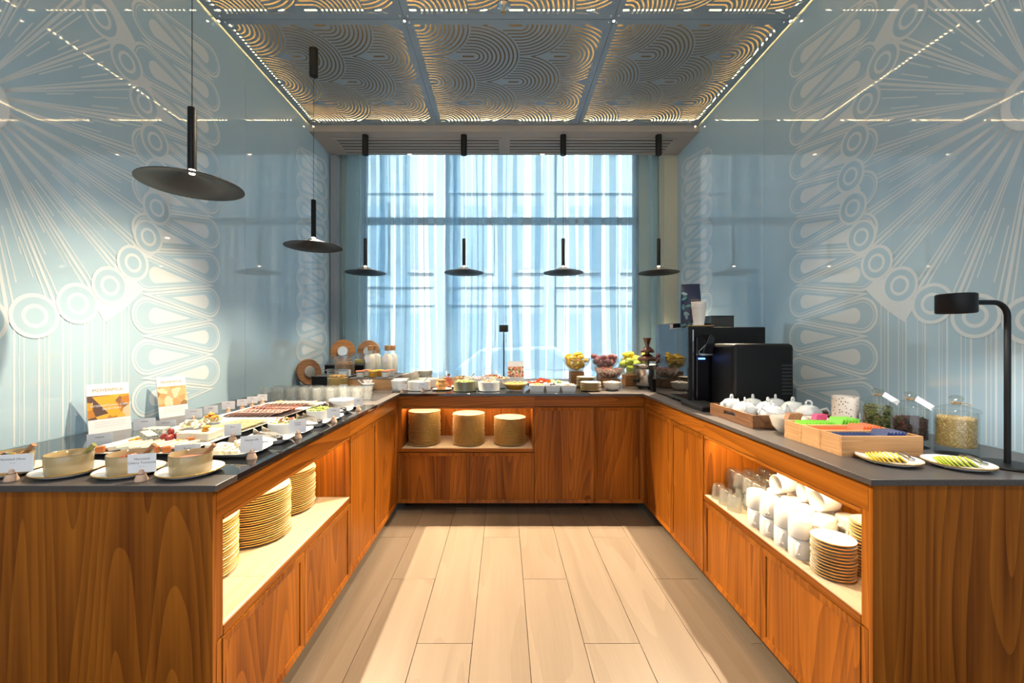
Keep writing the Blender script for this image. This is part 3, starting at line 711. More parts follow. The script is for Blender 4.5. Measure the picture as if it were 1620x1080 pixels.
# ================================================================== LEFT ARM: bowls of antipasti on saucers
saucer_w = plate_mesh(.086, .016, GOLD, WHITE)
def spoon(par, mat, base, tip, r0=.004, r1=.007):
    B().tube([base, [(a+b_)/2 for a, b_ in zip(base, tip)], tip], [r0, r0*1.1, r1], 8).obj('spoon_handle', mat, par)
bx = (-1.505, -1.32, -1.135, -.950)
defs = [('marinated olives and peppers', 'olives'), ('green herb pesto', 'pesto'), ('dried tomatoes', 'tomato'), ('smooth tomato spread', 'spread')]
SPW = col('spatula_wood', (.30, .15, .07), .5); SPG = col('spatula_green', (.25, .24, .06), .4)
for k, X in enumerate(bx):
    Y = 1.248; d = defs[k][0]
    o = link('saucer', saucer_w, None, (X, Y, CT), (0, 0, 0)); tag(o, f'white gold-rimmed saucer under the tan bowl of {d}', 'saucer', 'saucers under the tan bowls')
    r = T('tan_bowl', f'tan glazed bowl of {d} on a gold-rimmed saucer', 'bowl', (X, Y, CT+.0045), 0, 'tan glazed bowls')
    b = B(); b.lathe([(0, 0), (.050, 0), (.0535, .004), (.0555, .056), (.0548, .0585), (.0535, .0575), (.0515, .010), (0, .008)], 40, mi=[0, 0, 0, 1, 1, 0, 0]); b.obj('bowl_body', [BEIGE, col('bowl_lip', (.30, .22, .12), .2)], r, ang=50)
    sp = T('wooden_spatula', f'small wooden spatula standing in the bowl of {d}', 'spatula', (X, Y, CT+.0045), 0, 'spatulas in the tan bowls')
    B().tube([(.0, .005, .016), (.030, .010, .047), (.062, .015, .079)], [.004, .0045, .0075], 8).obj('spatula_handle', SPG if k == 1 else SPW, sp)
    B().blob((-.004, .003, .013), .012, .008, .003, 10, 6).obj('spatula_blade', SPG if k == 1 else SPW, sp)
def fill(b, r, z, mi=0): b.disc(r, z, 28, mi)
for k, X in enumerate(bx):
    loc = (X, 1.248, CT+.0045)
    if k == 0:
        mo = [col('olive_dark', (.04, .03, .04), .15), col('pepper_orange', (.65, .22, .03), .25), col('olive_green', (.25, .25, .05), .2)]
        contents('oily dark olives and orange peppers filling the first tan bowl'.replace('first ', ''), 'olives', loc, mo, lambda b: (fill(b, .0515, .030, 2), scatter(b, .040, 26, .0105, lambda q: .038+.012*(1-q/.05), 3, 8)), 'olives')
    elif k == 1:
        contents('pale green pesto low in a tan bowl', 'pesto', loc, [col('pesto', (.42, .36, .12), .4)], lambda b: (fill(b, .0512, .022), scatter(b, .038, 20, .008, lambda q: .021, 1, 7, .4)), 'pesto')
    elif k == 2:
        contents('red shreds of dried tomato in a tan bowl', 'tomatoes', loc, [col('dried_tomato', (.42, .08, .03), .35), col('dried_tomato_b', (.55, .16, .06), .35)], lambda b: (fill(b, .0515, .030), scatter(b, .042, 40, .009, lambda q: .036+.012*(1-q/.05), 2, 6, .5)), 'dried_tomatoes')
    else:
        contents('smooth brown-pink tomato spread in a tan bowl', 'spread', loc, [col('tomato_spread', (.45, .20, .13), .45)], lambda b: b.lathe([(.0520, .042), (.04, .0405), (.02, .0425), (0, .041)], 28), 'tomato_spread')
card('white card lettered Marinated Olives in front of the tan bowls', (-1.418, 1.183, CT), .098, .052, 1, .22, txt=('Marinated Olives', '~ ~'))
card('white card lettered Marinated Cherry Tomatoes beside the tomato spread bowl', (-1.043, 1.182, CT), .068, .054, 1, .30, txt=('Marinated', 'Cherry Tomatoes', '~ ~'))

# ---- posters leaning on the wall
def food_print(name, cols_, scale):
    m = bpy.data.materials.new(name); m.use_nodes = True; nt = m.node_tree; N = nt.nodes; L = nt.links; b = N['Principled BSDF']
    tc = N.new('ShaderNodeTexCoord'); v = N.new('ShaderNodeTexVoronoi'); v.inputs['Scale'].default_value = scale
    L.new(tc.outputs['Object'], v.inputs['Vector'])
    sp = N.new('ShaderNodeSeparateColor'); L.new(v.outputs['Color'], sp.inputs[0])
    r = N.new('ShaderNodeValToRGB'); r.color_ramp.interpolation = 'CONSTANT'
    while len(r.color_ramp.elements) < len(cols_): r.color_ramp.elements.new(.5)
    for i, c in enumerate(cols_): r.color_ramp.elements[i].position = i/len(cols_); r.color_ramp.elements[i].color = (*c, 1)
    L.new(sp.outputs[0], r.inputs[0]); L.new(r.outputs[0], b.inputs['Base Color']); b.inputs['Roughness'].default_value = .35
    return m
PR1 = food_print('cheese_photo_print', [(.75, .36, .04), (.55, .22, .04), (.12, .07, .06), (.80, .45, .07), (.70, .55, .35), (.30, .14, .08)], 22)
PR2 = food_print('charcuterie_photo_print', [(.72, .48, .22), (.60, .36, .15), (.80, .66, .45), (.35, .20, .08), (.68, .42, .22)], 30)
PR3 = food_print('brunch_photo_print', [(.70, .30, .14), (.75, .55, .40), (.10, .05, .05), (.65, .15, .06), (.30, .38, .08), (.80, .62, .45)], 60)
EDGE = col('acrylic_edge', (.35, .38, .42), .1)
def poster(label, loc, rz, w, h, pr, tilt, title, sub):
    r = T('menu_board', label, 'poster', loc, 0, None, rot=(tilt, 0, rz))
    B().box(-w/2, w/2, 0, .006, 0, h).obj('board', [PAPER], r, smooth=False)
    B().box(-w/2+.001, w/2-.001, -.0006, 0, h*.28, h*.76).obj('photo_print', pr, r, smooth=False)
    text(title, w*.13, GOLDINK, r, (0, -.0006, h*.84))
    if sub:
        B().prism([(-w*.38, h*.74), (w*.10, h*.745), (w*.28, h*.34), (w*.05, h*.30)], -.0012, -.0006, M=Matrix(((1,0,0,0),(0,0,1,0),(0,1,0,0),(0,0,0,1)))).obj('printed_cheese_wedge', col('print_cheddar', (.80, .42, .05), .35), r, smooth=False)
        for k, t in enumerate(sub): text(t, w*.085, PAPER, r, (w*.05, -.0016, h*(.53-.07*k)))
    lb = B()
    for k in range(3): lb.box(-w*.36, w*.36, -.0004, 0, h*(.215-.045*k), h*(.222-.045*k))
    lb.obj('printed_line', col('pale_ink', (.6, .55, .5), .6), r, smooth=False); return r
poster('white poster with an orange cheese photograph leaning on the glass wall', (-1.745, 1.825, CT), math.radians(62), .145, .215, PR1, math.radians(-9), 'MÖVENPICK', ('INTERNATIONAL CHEESE', 'SELECTION'))
poster('white poster with a beige food photograph leaning on the glass wall', (-1.755, 2.19, CT), math.radians(66), .135, .215, PR2, math.radians(-9), 'MÖVENPICK', None)

# ---- platters
def platter(label, x0, x1, y0, y1, zt=.014, mat=WHITE, group='white rectangular platters'):
    r = T('platter', label, 'platter', ((x0+x1)/2, (y0+y1)/2, CT), 0, group); a, b_ = (x1-x0)/2, (y1-y0)/2
    bb = B()
    loops = [(-.03, 0), (-.028, .001), (0, zt), (-.003, zt+.001), (-.02, .007), (-.03, .006)]
    vs = []; fs = []
    for o_, z in loops: vs += [(-a-o_, -b_-o_, z), (a+o_, -b_-o_, z), (a+o_, b_+o_, z), (-a-o_, b_+o_, z)]
    for i in range(len(loops)-1):
        for k in range(4): fs.append((i*4+k, i*4+(k+1) % 4, i*4+4+(k+1) % 4, i*4+4+k))
    fs.append((3, 2, 1, 0)); e = (len(loops)-1)*4; fs.append((e, e+1, e+2, e+3))
    bb.add(vs, fs); bb.obj('platter_dish', mat, r, ang=30, bevel=.002); return r
TZ = CT+.0068
platter('white platter of cheese blocks and red grapes', -1.495, -1.115, 1.415, 1.745)
platter('white platter of shaved and sliced cheese with dried apricots', -1.495, -1.115, 1.755, 2.085)
platter('white platter of pink ham and dark salami slices', -1.495, -1.125, 2.095, 2.425)
platter('white platter of pale turkey and yellow cheese slices', -1.495, -1.125, 2.435, 2.62)
CH_W = col('brie', (.86, .80, .64), .5, sub=.1); CH_Y = col('cheese_yellow', (.85, .68, .34), .45, sub=.1); CH_B = col('blue_cheese', (.78, .74, .58), .5, noise=(120, .18, (.25, .33, .36)))
HAM = col('ham_pink', (.80, .46, .40), .4, noise=(40, .5, (.86, .60, .52))); SAL = col('salami', (.33, .085, .06), .4, noise=(160, .3, (.55, .22, .16)))
CHED = col('orange_cheese', (.86, .52, .14), .45); TURK = col('turkey', (.84, .68, .56), .45)
APR = col('dried_apricot', (.78, .33, .04), .4); GRAPE = col('grape_red', (.33, .035, .025), .12, coat=.5, sub=.2); FIG = col('quince_cube', (.46, .14, .03), .35)
def piece(nm, lab, cat, grp, me, loc, rot): return tag(link(nm, me, None, loc, rot), lab, cat, grp)
def wedge(w, d, h, mats, mi=(0,0,0,0,0,0)):
    b = B(); b.box(-w/2, w/2, -d/2, d/2, 0, h); b.m = list(mi); return b.mesh('cheese', mats, smooth=False)
brie = wedge(.062, .05, .034, [CH_W]); blue = wedge(.075, .05, .040, [CH_B]); slc = wedge(.075, .07, .004, [CH_Y]); slw = wedge(.075, .050, .007, [CH_W])
pv = lambda *p: None
for (x, y, rz, lab) in ((-1.262, 1.645, .04, 'block of pale brie behind the tomato spread bowl'), (-1.192, 1.640, -.04, 'block of pale brie topped with dried apricot'), (-1.20, 1.693, .0, 'small brie block at the platter edge behind the apricots')):
    o = piece('brie_block', lab, 'cheese', 'brie blocks', brie, (x, y, TZ), (0, 0, rz)); o.modifiers.new('edge', 'BEVEL').width = .003
o = piece('blue_cheese_block', 'blue-veined cheese block beside the red grapes', 'cheese', None, blue, (-1.425, 1.688, TZ), (0, 0, .06)); o.modifiers.new('edge', 'BEVEL').width = .003
o = piece('blue_cheese_block', 'crumbled blue-veined cheese wedge leaning before its block', 'cheese', None, wedge(.06, .035, .025, [CH_B]), (-1.405, 1.624, TZ), (0, .25, -.45)); o.location.z += .0074
gm = B(); gm.blob((0, 0, .0135), .0125, .0125, .0140, 14, 10); gm = gm.mesh('grape', GRAPE)
for k, (x, y, z) in enumerate(((-1.350, 1.632, 0), (-1.321, 1.627, 0), (-1.313, 1.652, 0), (-1.338, 1.655, 0), (-1.330, 1.6415, .0205), (-1.309, 1.604, 0.0))):
    g = piece('red_grape', 'round red grape in the small bunch between the cheese blocks', 'grape', 'red grapes on the cheese platter', gm, (x, y, TZ+z), (0, 0, k))
am = B(); am.blob((0, 0, .007), .015, .012, .007, 10, 6, jit=.12); am = am.mesh('apricot', APR)
for k, (x, y, z, lab) in enumerate(((-1.192, 1.640, .033, 'dried apricot lying on a brie block'), (-1.188, 1.644, .0455, 'dried apricot lying on a brie block'), (-1.262, 1.598, .0, 'dried apricot on the platter before the brie'), (-1.453, 1.634, 0, 'dried apricot beside the blue cheese'), (-1.452, 1.607, 0, 'dried apricot beside the blue cheese'), (-1.420, 1.5825, 0, 'dried apricot among the white cheese slices'), (-1.340, 1.590, 0, 'dried apricot in front of the red grapes'),
        (-1.410, 1.955, .030, 'dried apricot heaped on the shaved cheese'), (-1.384, 1.975, .026, 'dried apricot heaped on the shaved cheese'), (-1.378, 1.947, .026, 'dried apricot heaped on the shaved cheese'), (-1.392, 1.958, .041, 'dried apricot heaped on the shaved cheese'))):
    piece('dried_apricot', lab, 'apricot', 'dried apricots on the cheese platters', am, (x, y, TZ+z), (0, 0, k*1.3))
# slices on platter one, nearest rows
for r in range(2):
    for k in range(6):
        piece('cheese_slice', 'soft white cheese slice in the overlapping rows before the grapes', 'cheese', 'white cheese slices', slw, (-1.425+k*.045, 1.497+r*.052, TZ+.0375*math.sin(.155)), (0, -.155, 0))
fm = B(); fm.box(-.012, .012, -.012, .012, 0, .022); fm = fm.mesh('cube', FIG, smooth=False)
for (x, y) in ((-1.43, 1.456), (-1.195, 1.456), (-1.235, 1.456), (-1.215, 1.592)): 
    o = piece('quince_cube', 'brown-orange quince paste cube at the edge of the cheese platter', 'quince', 'quince paste cubes', fm, (x, y, TZ), (0, 0, .4+x)); o.modifiers.new('edge', 'BEVEL').width = .002
# platter two: shaved heap, crackers and slices
contents('heap of shaved white cheese curls behind the brie', 'cheese', (-1.405, 1.915, TZ), [CH_W, CH_Y], lambda b: [scatter(b, .040, 75, .014, lambda q: .009+.024*(1-q/.05), 2, 6, .25, (0, yy)) for yy in (-.06, .05)], 'shaved_cheese')
for r in range(3):
    for k in range(5):
        piece('cheese_slice', 'pale yellow cheese slice in the overlapping fan on the apricot platter', 'cheese', 'pale yellow cheese slices', slc, (-1.305+k*.030, 1.825+r*.078, TZ+.0375*math.sin(.137)), (0, -.137, 0))
contents('scattered red pepper bits on the pale cheese slices', 'pepper', (-1.185, 1.815, TZ+.014), [col('red_pepper', (.60, .07, .03), .3)], lambda b: scatter(b, .022, 9, .005, lambda q: .003, 1, 6, .5), 'pepper_bits')
# platter three: ham and salami
def fold(w, d, amp, mat, t=.003):
    b = B(); n = 10; vs = []; fs = []
    for i in range(n+1):
        for j in range(5):
            u = i/n; v = j/4; vs.append(((u-.5)*w, (v-.5)*d, .006+amp*math.sin(PI*u)+amp*.35*math.sin(5*u+7*v)))
    for i in range(n):
        for j in range(4): fs.append((i*5+j, (i+1)*5+j, (i+1)*5+j+1, i*5+j+1))
    b.add(vs, fs); me = b.mesh('slice', mat); return me
hamm = fold(.085, .054, .004, HAM); salm = fold(.07, .049, .004, SAL); turk = fold(.085, .036, .004, TURK); chd = fold(.09, .048, .0015, CHED)
def lay(me, nm, lab, cat, grp, w, n, y, tilt):
    """a shingled row: every slice lies with its raised edge over the next"""
    x0, x1 = -1.463+w/2, -1.147-w/2
    for k in range(n):
        o = piece(nm, lab, cat, grp, me, (x0+(x1-x0)*k/(n-1), y, TZ+w/2*math.sin(tilt)-.0040), (0, -tilt, random.uniform(-.02, .02)))
        md = o.modifiers.new('thickness', 'SOLIDIFY'); md.thickness = .0012
for y in (2.153, 2.209): lay(hamm, 'ham_slice', 'folded pink ham slice in the rows beside the salami', 'ham', 'pink ham slices', .085, 11, y, .32)
for y in (2.264, 2.316, 2.368): lay(salm, 'salami_slice', 'dark red salami slice in the overlapping rows', 'salami', 'dark salami slices', .07, 13, y, .36)
for y in (2.484, 2.522): lay(turk, 'turkey_slice', 'pale pink turkey slice in the rows beside the yellow cheese', 'turkey', 'turkey slices', .085, 10, y, .32)
lay(chd, 'orange_cheese_slice', 'orange-yellow cheese slice in the row before the drinking glasses', 'cheese', 'orange-yellow cheese slices', .09, 9, 2.566, .15)
for (x, y) in ((-1.40, 2.566), (-1.25, 2.566)):
    contents('brown pickle garnish on the orange-yellow cheese slices', 'pickle', (x, y, TZ+.012), [col('pickle', (.30, .19, .03), .3), col('pickle_b', (.50, .32, .05), .3)], lambda b: scatter(b, .014, 12, .008, lambda q: .006, 2, 6, .7), 'pickle_garnish', 'pickle garnishes')

# ---- rear row of cards along the wall
for px, py, w_, h_, hold, lab in ((157, 706, .075, .05, 0, 'blank-looking white card before the cheese poster'), (228, 690, .075, .05, 1, 'white card between the two posters'), (262, 680, .075, .042, 0, 'white card at the foot of the beige poster'),
        (306, 670, .070, .045, 1, 'white card standing past the beige poster'), (333, 663, .062, .042, 1, 'white card with two print lines beside the ham platter'), (361, 655, .062, .045, 1, 'white card behind the dark salami'),
        (383, 649, .052, .040, 1, 'white card behind the turkey slices'), (399, 646, .056, .042, 1, 'white card behind the orange-yellow cheese'), (415, 640, .054, .042, 1, 'white card next to the row of glasses')):
    x = -1.535; y = 1.535*F/(797-px); card(lab, (x, y, CT), w_, h_, 2 if 'two print' in lab else 1, .45, bool(hold), 'name cards along the glass wall')

# ---- front dishes of the left arm
def square_dish(label, x, y, w, d, rz, group, h=.016):
    r = T('square_dish', label, 'dish', (x, y, CT), rz, group); b = B(); n = 32
    loops = [(.72, 0), (.75, 0), (1, h), (.985, h+.001), (.86, .005), (0, .004)]; vs = []; fs = []
    for s_, z in loops:
        for k in range(n):
            a = 2*PI*k/n; ca, sa = math.cos(a), math.sin(a); e = 2/5.0
            vs.append((s_*w/2*math.copysign(abs(ca)**e, ca), s_*d/2*math.copysign(abs(sa)**e, sa), z+(.006*(abs(ca*sa)*2)**3 if s_ > .9 else 0)))
    for i in range(len(loops)-1):
        for k in range(n): fs.append((i*n+k, i*n+(k+1) % n, (i+1)*n+(k+1) % n, (i+1)*n+k))
    fs.append(tuple(range(n))[::-1]); b.add(vs, fs); b.obj('dish_body', WHITE, r, ang=50); return r
def tongs(label, loc, rz, L_=.17, tilt=.16):
    r = T('serving_tongs', label, 'tongs', loc, 0, 'steel tongs on the dishes', rot=(0, -tilt, rz))
    for s_ in (-1, 1):
        vs = []; n = 8
        for k in range(n+1):
            t = k/n; x = L_*t; yo = s_*(.010+.006*math.sin(PI*t)+.006*t); wd = .006+.010*max(0, t-.7)/.3
            vs += [(x, yo, -wd), (x, yo+s_*.0015, -wd), (x, yo+s_*.0015, wd), (x, yo, wd)]
        fs = []
        for k in range(n):
            for q in range(4): fs.append((k*4+q, k*4+(q+1) % 4, k*4+4+(q+1) % 4, k*4+4+q))
        fs += [(3, 2, 1, 0), tuple(range(n*4, n*4+4))]
        B().add(vs, fs).obj('tong_arm', STEEL, r)
    pts = [(-.012*math.cos(a), .0115*math.sin(a), 0) for a in np.linspace(-PI/2, PI/2, 9)]
    vs = []; fs = []
    for (x, y, z) in pts: vs += [(x, y, -.009), (x, y, .009)]
    for k in range(8): fs.append((2*k, 2*k+2, 2*k+3, 2*k+1))
    o = B().add(vs, fs).obj('spring_bend', STEEL, r); o.modifiers.new('thickness', 'SOLIDIFY').thickness = .0015
    return r
square_dish('white square dish of mozzarella cubes', -.965, 1.475, .215, .17, .04, 'white square dishes')
mz = B(); mz.box(-.0105, .0105, -.0105, .0105, 0, .019); mz = mz.mesh('mozzarella', col('mozzarella', (.88, .80, .58), .5, sub=.15), smooth=False)
for k in range(16):
    x = -1.025+(k % 5)*.029+random.uniform(-.004, .004); y = 1.425+(k//5)*.029+random.uniform(-.004, .004)
    z = CT+.005
    o = piece('mozzarella_cube', 'pale mozzarella cube in the square dish beside its card', 'cheese', 'mozzarella cubes', mz, (x+.005, y, z+(0 if k % 4 else .019)), (0, 0, random.uniform(0, 1.5))); o.modifiers.new('edge', 'BEVEL').width = .0015
square_dish('white square rest dish holding steel tongs before the salad bowl', -.945, 1.6375, .19, .125, .04, 'white square dishes')
tongs('steel serving tongs resting on the dish beside the mozzarella', (-.868, 1.590, CT+.0315), math.radians(148), .16, .03)
card('white card lettered Mozzarella at the worktop edge', (-.862, 1.405, CT), .066, .056, 1, .55, txt=('Mozzarella', 'i'))
card('white card lettered Brie beside the cheese platter', C(368, 698), .058, .048, 1, .45, txt=('Brie',))
card('white card lettered Butter behind the tomato spread bowl', (-1.075, 1.395, CT), .075, .05, 1, .3, False, txt=('Butter',), lift=.0)
def white_bowl(label, x, y, rr=.066, h=.044, mat=WHITE, nm='salad_bowl', grp='white salad bowls'):
    r = T(nm, label, 'bowl', (x, y, CT+.0048), 0, grp); b = B(); b.lathe(bowl_prof(rr, h, .004, .86, .97), 40); b.obj('bowl_body', mat, r, ang=50); return r
LEAF = [col('lettuce', (.28, .38, .06), .4), col('lettuce_light', (.55, .58, .18), .4), col('lettuce_red', (.30, .07, .05), .4)]
for (x, y, dd, lab, kind) in ((-.955, 1.80, 'red and green leaf salad', 'mixed', 0), (-.945, 2.125, 'green cucumber salad', 'green', 1), (-.975, 2.50, 'white cream cheese', 'white', 2)):
    square_dish(f'white square dish under the bowl of {dd}', x, y, .20, .165 if kind < 2 else .19, .04, 'white square dishes', .010)
    white_bowl(f'white round bowl of {dd} on a square dish', x-.005, y, .066 if kind < 2 else .078)
    if kind < 2:
        ml = LEAF if kind == 0 else LEAF[:2]
        contents(f'loose pieces of {dd} heaped in a white bowl', 'salad', (x-.005, y, CT+.0045), ml, lambda b: (b.disc(.060, .030, 24, 0), scatter(b, .052, 60, .012, lambda q: .039+.018*(1-q/.06), len(ml), 5, .35)), 'salad')
    else: contents('smooth white cream cheese heaped in a white bowl', 'cheese', (x-.005, y, CT+.0045), [CH_W], lambda b: b.lathe([(.073, .036), (.05, .046), (.02, .05), (0, .049)], 24), 'cream_cheese')
for (x, y, lab, lab2) in ((-.935, 1.962, 'white square rest dish between the leaf salad and the cucumber salad', 'steel serving tongs on the dish between the two salad bowls'), (-.955, 2.31, 'white square rest dish between the cucumber salad and cream cheese', 'steel serving tongs on the dish next to the cream cheese')):
    square_dish(lab, x, y, .19, .125, .04, 'white square dishes'); tongs(lab2, (x+.077, y-.0475, CT+.0315), math.radians(148), .16, .03)
card('white card with two print lines before the leaf salad bowl', C(471, 693), .066, .056, 2, .55)
card('white card before the green cucumber salad bowl', C(528, 668), .062, .050, 1, .5)
card('white card before the white cream cheese bowl', C(567, 649), .052, .048, 1, .5)

# ---- drinking glasses, two rows
tmb = tumbler_mesh(.041, .098, False, .02, 18); tmb.materials[0] = thin_glass('tumbler_glass', (.95, .97, .97), k=2.2, haze=.05)
for r in range(2):
    for k in range(8):
        o = link('drinking_glass', tmb, None, (-1.57+k*.0865+r*.03, 2.715+r*.088, CT), (0, 0, random.uniform(0, 3)))
        tag(o, ('ribbed clear tumbler in the row next to the platters', 'ribbed clear tumbler in the row next to the cereal jars')[r], 'glass', ('tumblers in the platter-side row', 'tumblers in the cereal-side row')[r])

# ================================================================== CORNER: cereals, milk, yoghurt
CEREAL = [col('cornflake', (.72, .40, .08), .6), col('cornflake_b', (.60, .30, .06), .6)]; GRAN = [col('granola', (.36, .17, .07), .7), col('granola_b', (.48, .26, .12), .7)]; CHIP = [col('banana_chip', (.80, .55, .12), .6)]
def riser(label, x0, x1, y0, y1, h, front, top, nm='display_riser'):
    r = T(nm, label, 'riser', ((x0+x1)/2, (y0+y1)/2, CT)); a, b_ = (x1-x0)/2, (y1-y0)/2
    B().box(-a, a, -b_, -b_+.018, 0, h-.006).box(-a, a, b_-.018, b_, 0, h-.006).box(-a, -a+.018, -b_+.018, b_-.018, 0, h-.006).box(a-.018, a, -b_+.018, b_-.018, 0, h-.006).obj('riser_box', front, r, smooth=False)
    B().box(-a-.004, a+.004, -b_-.004, b_+.004, h-.006, h).obj('riser_top', top, r, smooth=False, bevel=.001); return r
riser('pale oak box riser with slate top under the milk bottles', -1.305, -.93, 3.42, 4.03, .092, OAK, SLATE)
riser('low black stepped riser under the granola jar', -1.66, -1.335, 3.55, 3.86, .10, BLACK, SLATE)
riser('taller black riser holding up the round wooden boards', -1.70, -1.33, 3.90, 4.30, .178, BLACK, SLATE)
def jar(label, x, y, z, r_, h, mats, fillh, what, big, lid=True, n=170, scoop=True):
    r = T('cereal_jar', label, 'jar', (x, y, z), 0, 'clear lidded cereal jars'); b = B()
    b.lathe([(0, 0), (r_*.96, 0), (r_, .006), (r_, h), (r_-.003, h), (r_-.003, .008), (0, .006)], 32); b.obj('jar_body', PLASTIC, r, ang=50)
    B().lathe([(0, h+.012), (r_*1.02, h+.012), (r_*1.12, h+.008), (r_*1.12, h), (r_*1.02, h-.002), (0, h+.002)], 32).obj('jar_lid', PLASTIC, r, ang=40)
    def f(b): b.lathe([(0, .007), (r_-.004, .008), (r_-.004, fillh-.008), (0, fillh)], 24, mi=0); scatter(b, r_-.006-big*1.3, n, big, lambda q: fillh+.004, len(mats), 5, .4); 
    o = contents(what, 'cereal', (x, y, z), mats, f, 'cereal')
    if scoop: tag(B().tube([(0, 0, 0), (.02, -.005, .09), (.027, -.006, .135)], [.004, .003, .005], 8).obj('scoop_handle', STEEL, None, (x+.005, y, z+fillh-.01)), 'steel scoop standing in '+label.split(' with ')[0], 'scoop')
jar('clear jar of cornflakes with flat lid behind the drinking glasses', -1.345, 3.33, CT, .082, .165, CEREAL, .115, 'golden cornflakes filling a clear jar', .011, scoop=False)
jar('clear jar of brown granola with flat lid on the black riser', -1.44, 3.72, CT+.10, .088, .165, GRAN, .105, 'brown granola clusters filling a clear jar', .009)
jar('clear jar of banana chips with flat lid on the taller riser', -1.425, 4.02, CT+.178-.0, .062, .10, CHIP, .035, 'yellow banana chips low in a clear jar', .010, n=60, scoop=False)
def board(label, loc, rot, r_, mat, mc):
    r = T('round_serving_board', label, 'board', loc, 0, 'round wooden boards with steel centres', rot=rot)
    B().lathe([(0, 0), (r_-.003, 0), (r_, .003), (r_, .019), (r_-.003, .022), (0, .022)], 48).obj('wooden_disc', mat, r, ang=40)
    B().lathe([(0, .034), (r_*.40, .034), (r_*.43, .030), (r_*.43, .022)], 32).obj('steel_centre', mc, r, ang=40); return r
SATIN = col('satin_steel', (.72, .70, .66), .32, metal=.9)
board('dark round wooden board with steel centre leaning on the glass wall', (-1.77, 3.72, CT+.122), (PI/2-.18, 0, math.radians(58)), .118, BOARDD, SATIN)
board('honey-brown round wooden board with steel centre behind the granola', (-1.655, 4.24, CT+.178+.118), (PI/2-.14, 0, math.radians(8)), .122, BOARD, SATIN)
board('grey-brown round wooden board with steel centre before the curtain', (-1.400, 4.27, CT+.178+.115), (PI/2-.14, 0, math.radians(-2)), .118, BOARDD, SATIN)
MILK = col('milk', (.88, .84, .74), .4); CORK = col('cork', (.66, .36, .16), .7, noise=(150, .4, (.52, .26, .10)))
def bottle(label, x, y, z, tagside):
    r = T('milk_bottle', label, 'bottle', (x, y, z), 0, 'corked milk bottles')
    pr = [(0, 0), (.045, 0), (.05, .005), (.05, .15), (.045, .172), (.028, .195), (.024, .205), (.024, .235), (.026, .24)]
    B().lathe(pr, 28).obj('bottle_glass', GLASS, r, ang=50)
    B().lathe([(0, .004), (.046, .005), (.0465, .150), (.040, .172), (.026, .192), (0, .193)], 28).obj('milk_fill', MILK, r, ang=50)
    B().lathe([(0, .222), (.021, .222), (.027, .268), (.025, .271), (0, .271)], 20).obj('cork_stopper', CORK, r, ang=40)
    B().prism([(-.024, -.035), (.024, -.035), (.024, .022), (.012, .035), (-.012, .035), (-.024, .022)], -.0005, .0005, M=Matrix.Translation((.012*tagside, -.054, .150)) @ Matrix.Rotation(PI/2-.15, 4, 'X') @ Matrix.Rotation(-.35*tagside, 4, 'Z')).obj('paper_tag', PAPER, r, smooth=False)
    B().tube([(.012*tagside, -.05, .182), (0.005, -.026, .21), (-.01, -.025, .215)], .0012, 6).obj('tag_string', PALEWOOD, r); return r
for (x, y, lab, sd) in ((-1.232, 3.80, 'corked glass bottle of milk with tag behind the honey jars', -1), (-1.228, 3.955, 'corked glass bottle of milk with its tag hanging beside the curtain', 1), (-1.082, 3.82, 'corked glass bottle of cream with tag before another bottle', 0), (-1.075, 3.975, 'corked glass bottle of cream standing behind its twin', 1)):
    bottle(lab, x, y, CT+.092, sd)
YOG = col('yoghurt', (.86, .82, .76), .5); HON = col('honey', (.62, .26, .01), .1, coat=.5)
def pot(label, x, y, lidm, fillm, cat='jar', nm='yoghurt_pot', grp='yoghurt pots on the riser'):
    r = T(nm, label, cat, (x, y, CT+.092), 0, grp)
    B().lathe([(0, 0), (.030, 0), (.033, .004), (.036, .05), (.037, .055)], 24).obj('pot_glass', GLASS, r, ang=50)
    B().lathe([(0, .004), (.029, .005), (.033, .046), (0, .046)], 24).obj('pot_filling', fillm, r, ang=50)
    B().lathe([(0, .060), (.037, .060), (.038, .057), (.038, .052), (.036, .051)], 24).obj('pot_lid', lidm, r, ang=40)
OL = col('lid_orange', (.80, .28, .14), .4); YL = col('lid_yellow', (.85, .52, .04), .4)
for (x, y, lm, fm_, lab, nm, g) in ((-1.222, 3.50, OL, YOG, 'orange-topped yoghurt pot beside the front honey jar', 'yoghurt_pot', 'yoghurt pots on the riser'), (-1.205, 3.62, OL, YOG, 'orange-topped yoghurt pot behind another before the milk', 'yoghurt_pot', 'yoghurt pots on the riser'), (-1.115, 3.50, YL, HON, 'yellow-topped honey jar at the front of the riser', 'honey_jar', 'honey jars on the riser'), (-1.095, 3.61, YL, HON, 'yellow-topped honey jar behind its twin', 'honey_jar', 'honey jars on the riser'), (-1.012, 3.51, OL, YOG, 'orange-topped yoghurt pot at the riser corner', 'yoghurt_pot', 'yoghurt pots on the riser'), (-1.0, 3.63, OL, YOG, 'orange-topped yoghurt pot before the cream bottles', 'yoghurt_pot', 'yoghurt pots on the riser')):
    pot(lab, x, y, lm, fm_, 'jar', nm, g)
card('white card leaning between granola jar and yoghurt pots', (-1.388, 3.585, CT+.10), .10, .055, 1, .12, False, 'name cards by the cereals', lift=0)
card('small white card at the foot of the cornflakes jar', (-1.262, 3.235, CT), .055, .04, 1, .3, True, 'name cards by the cereals')
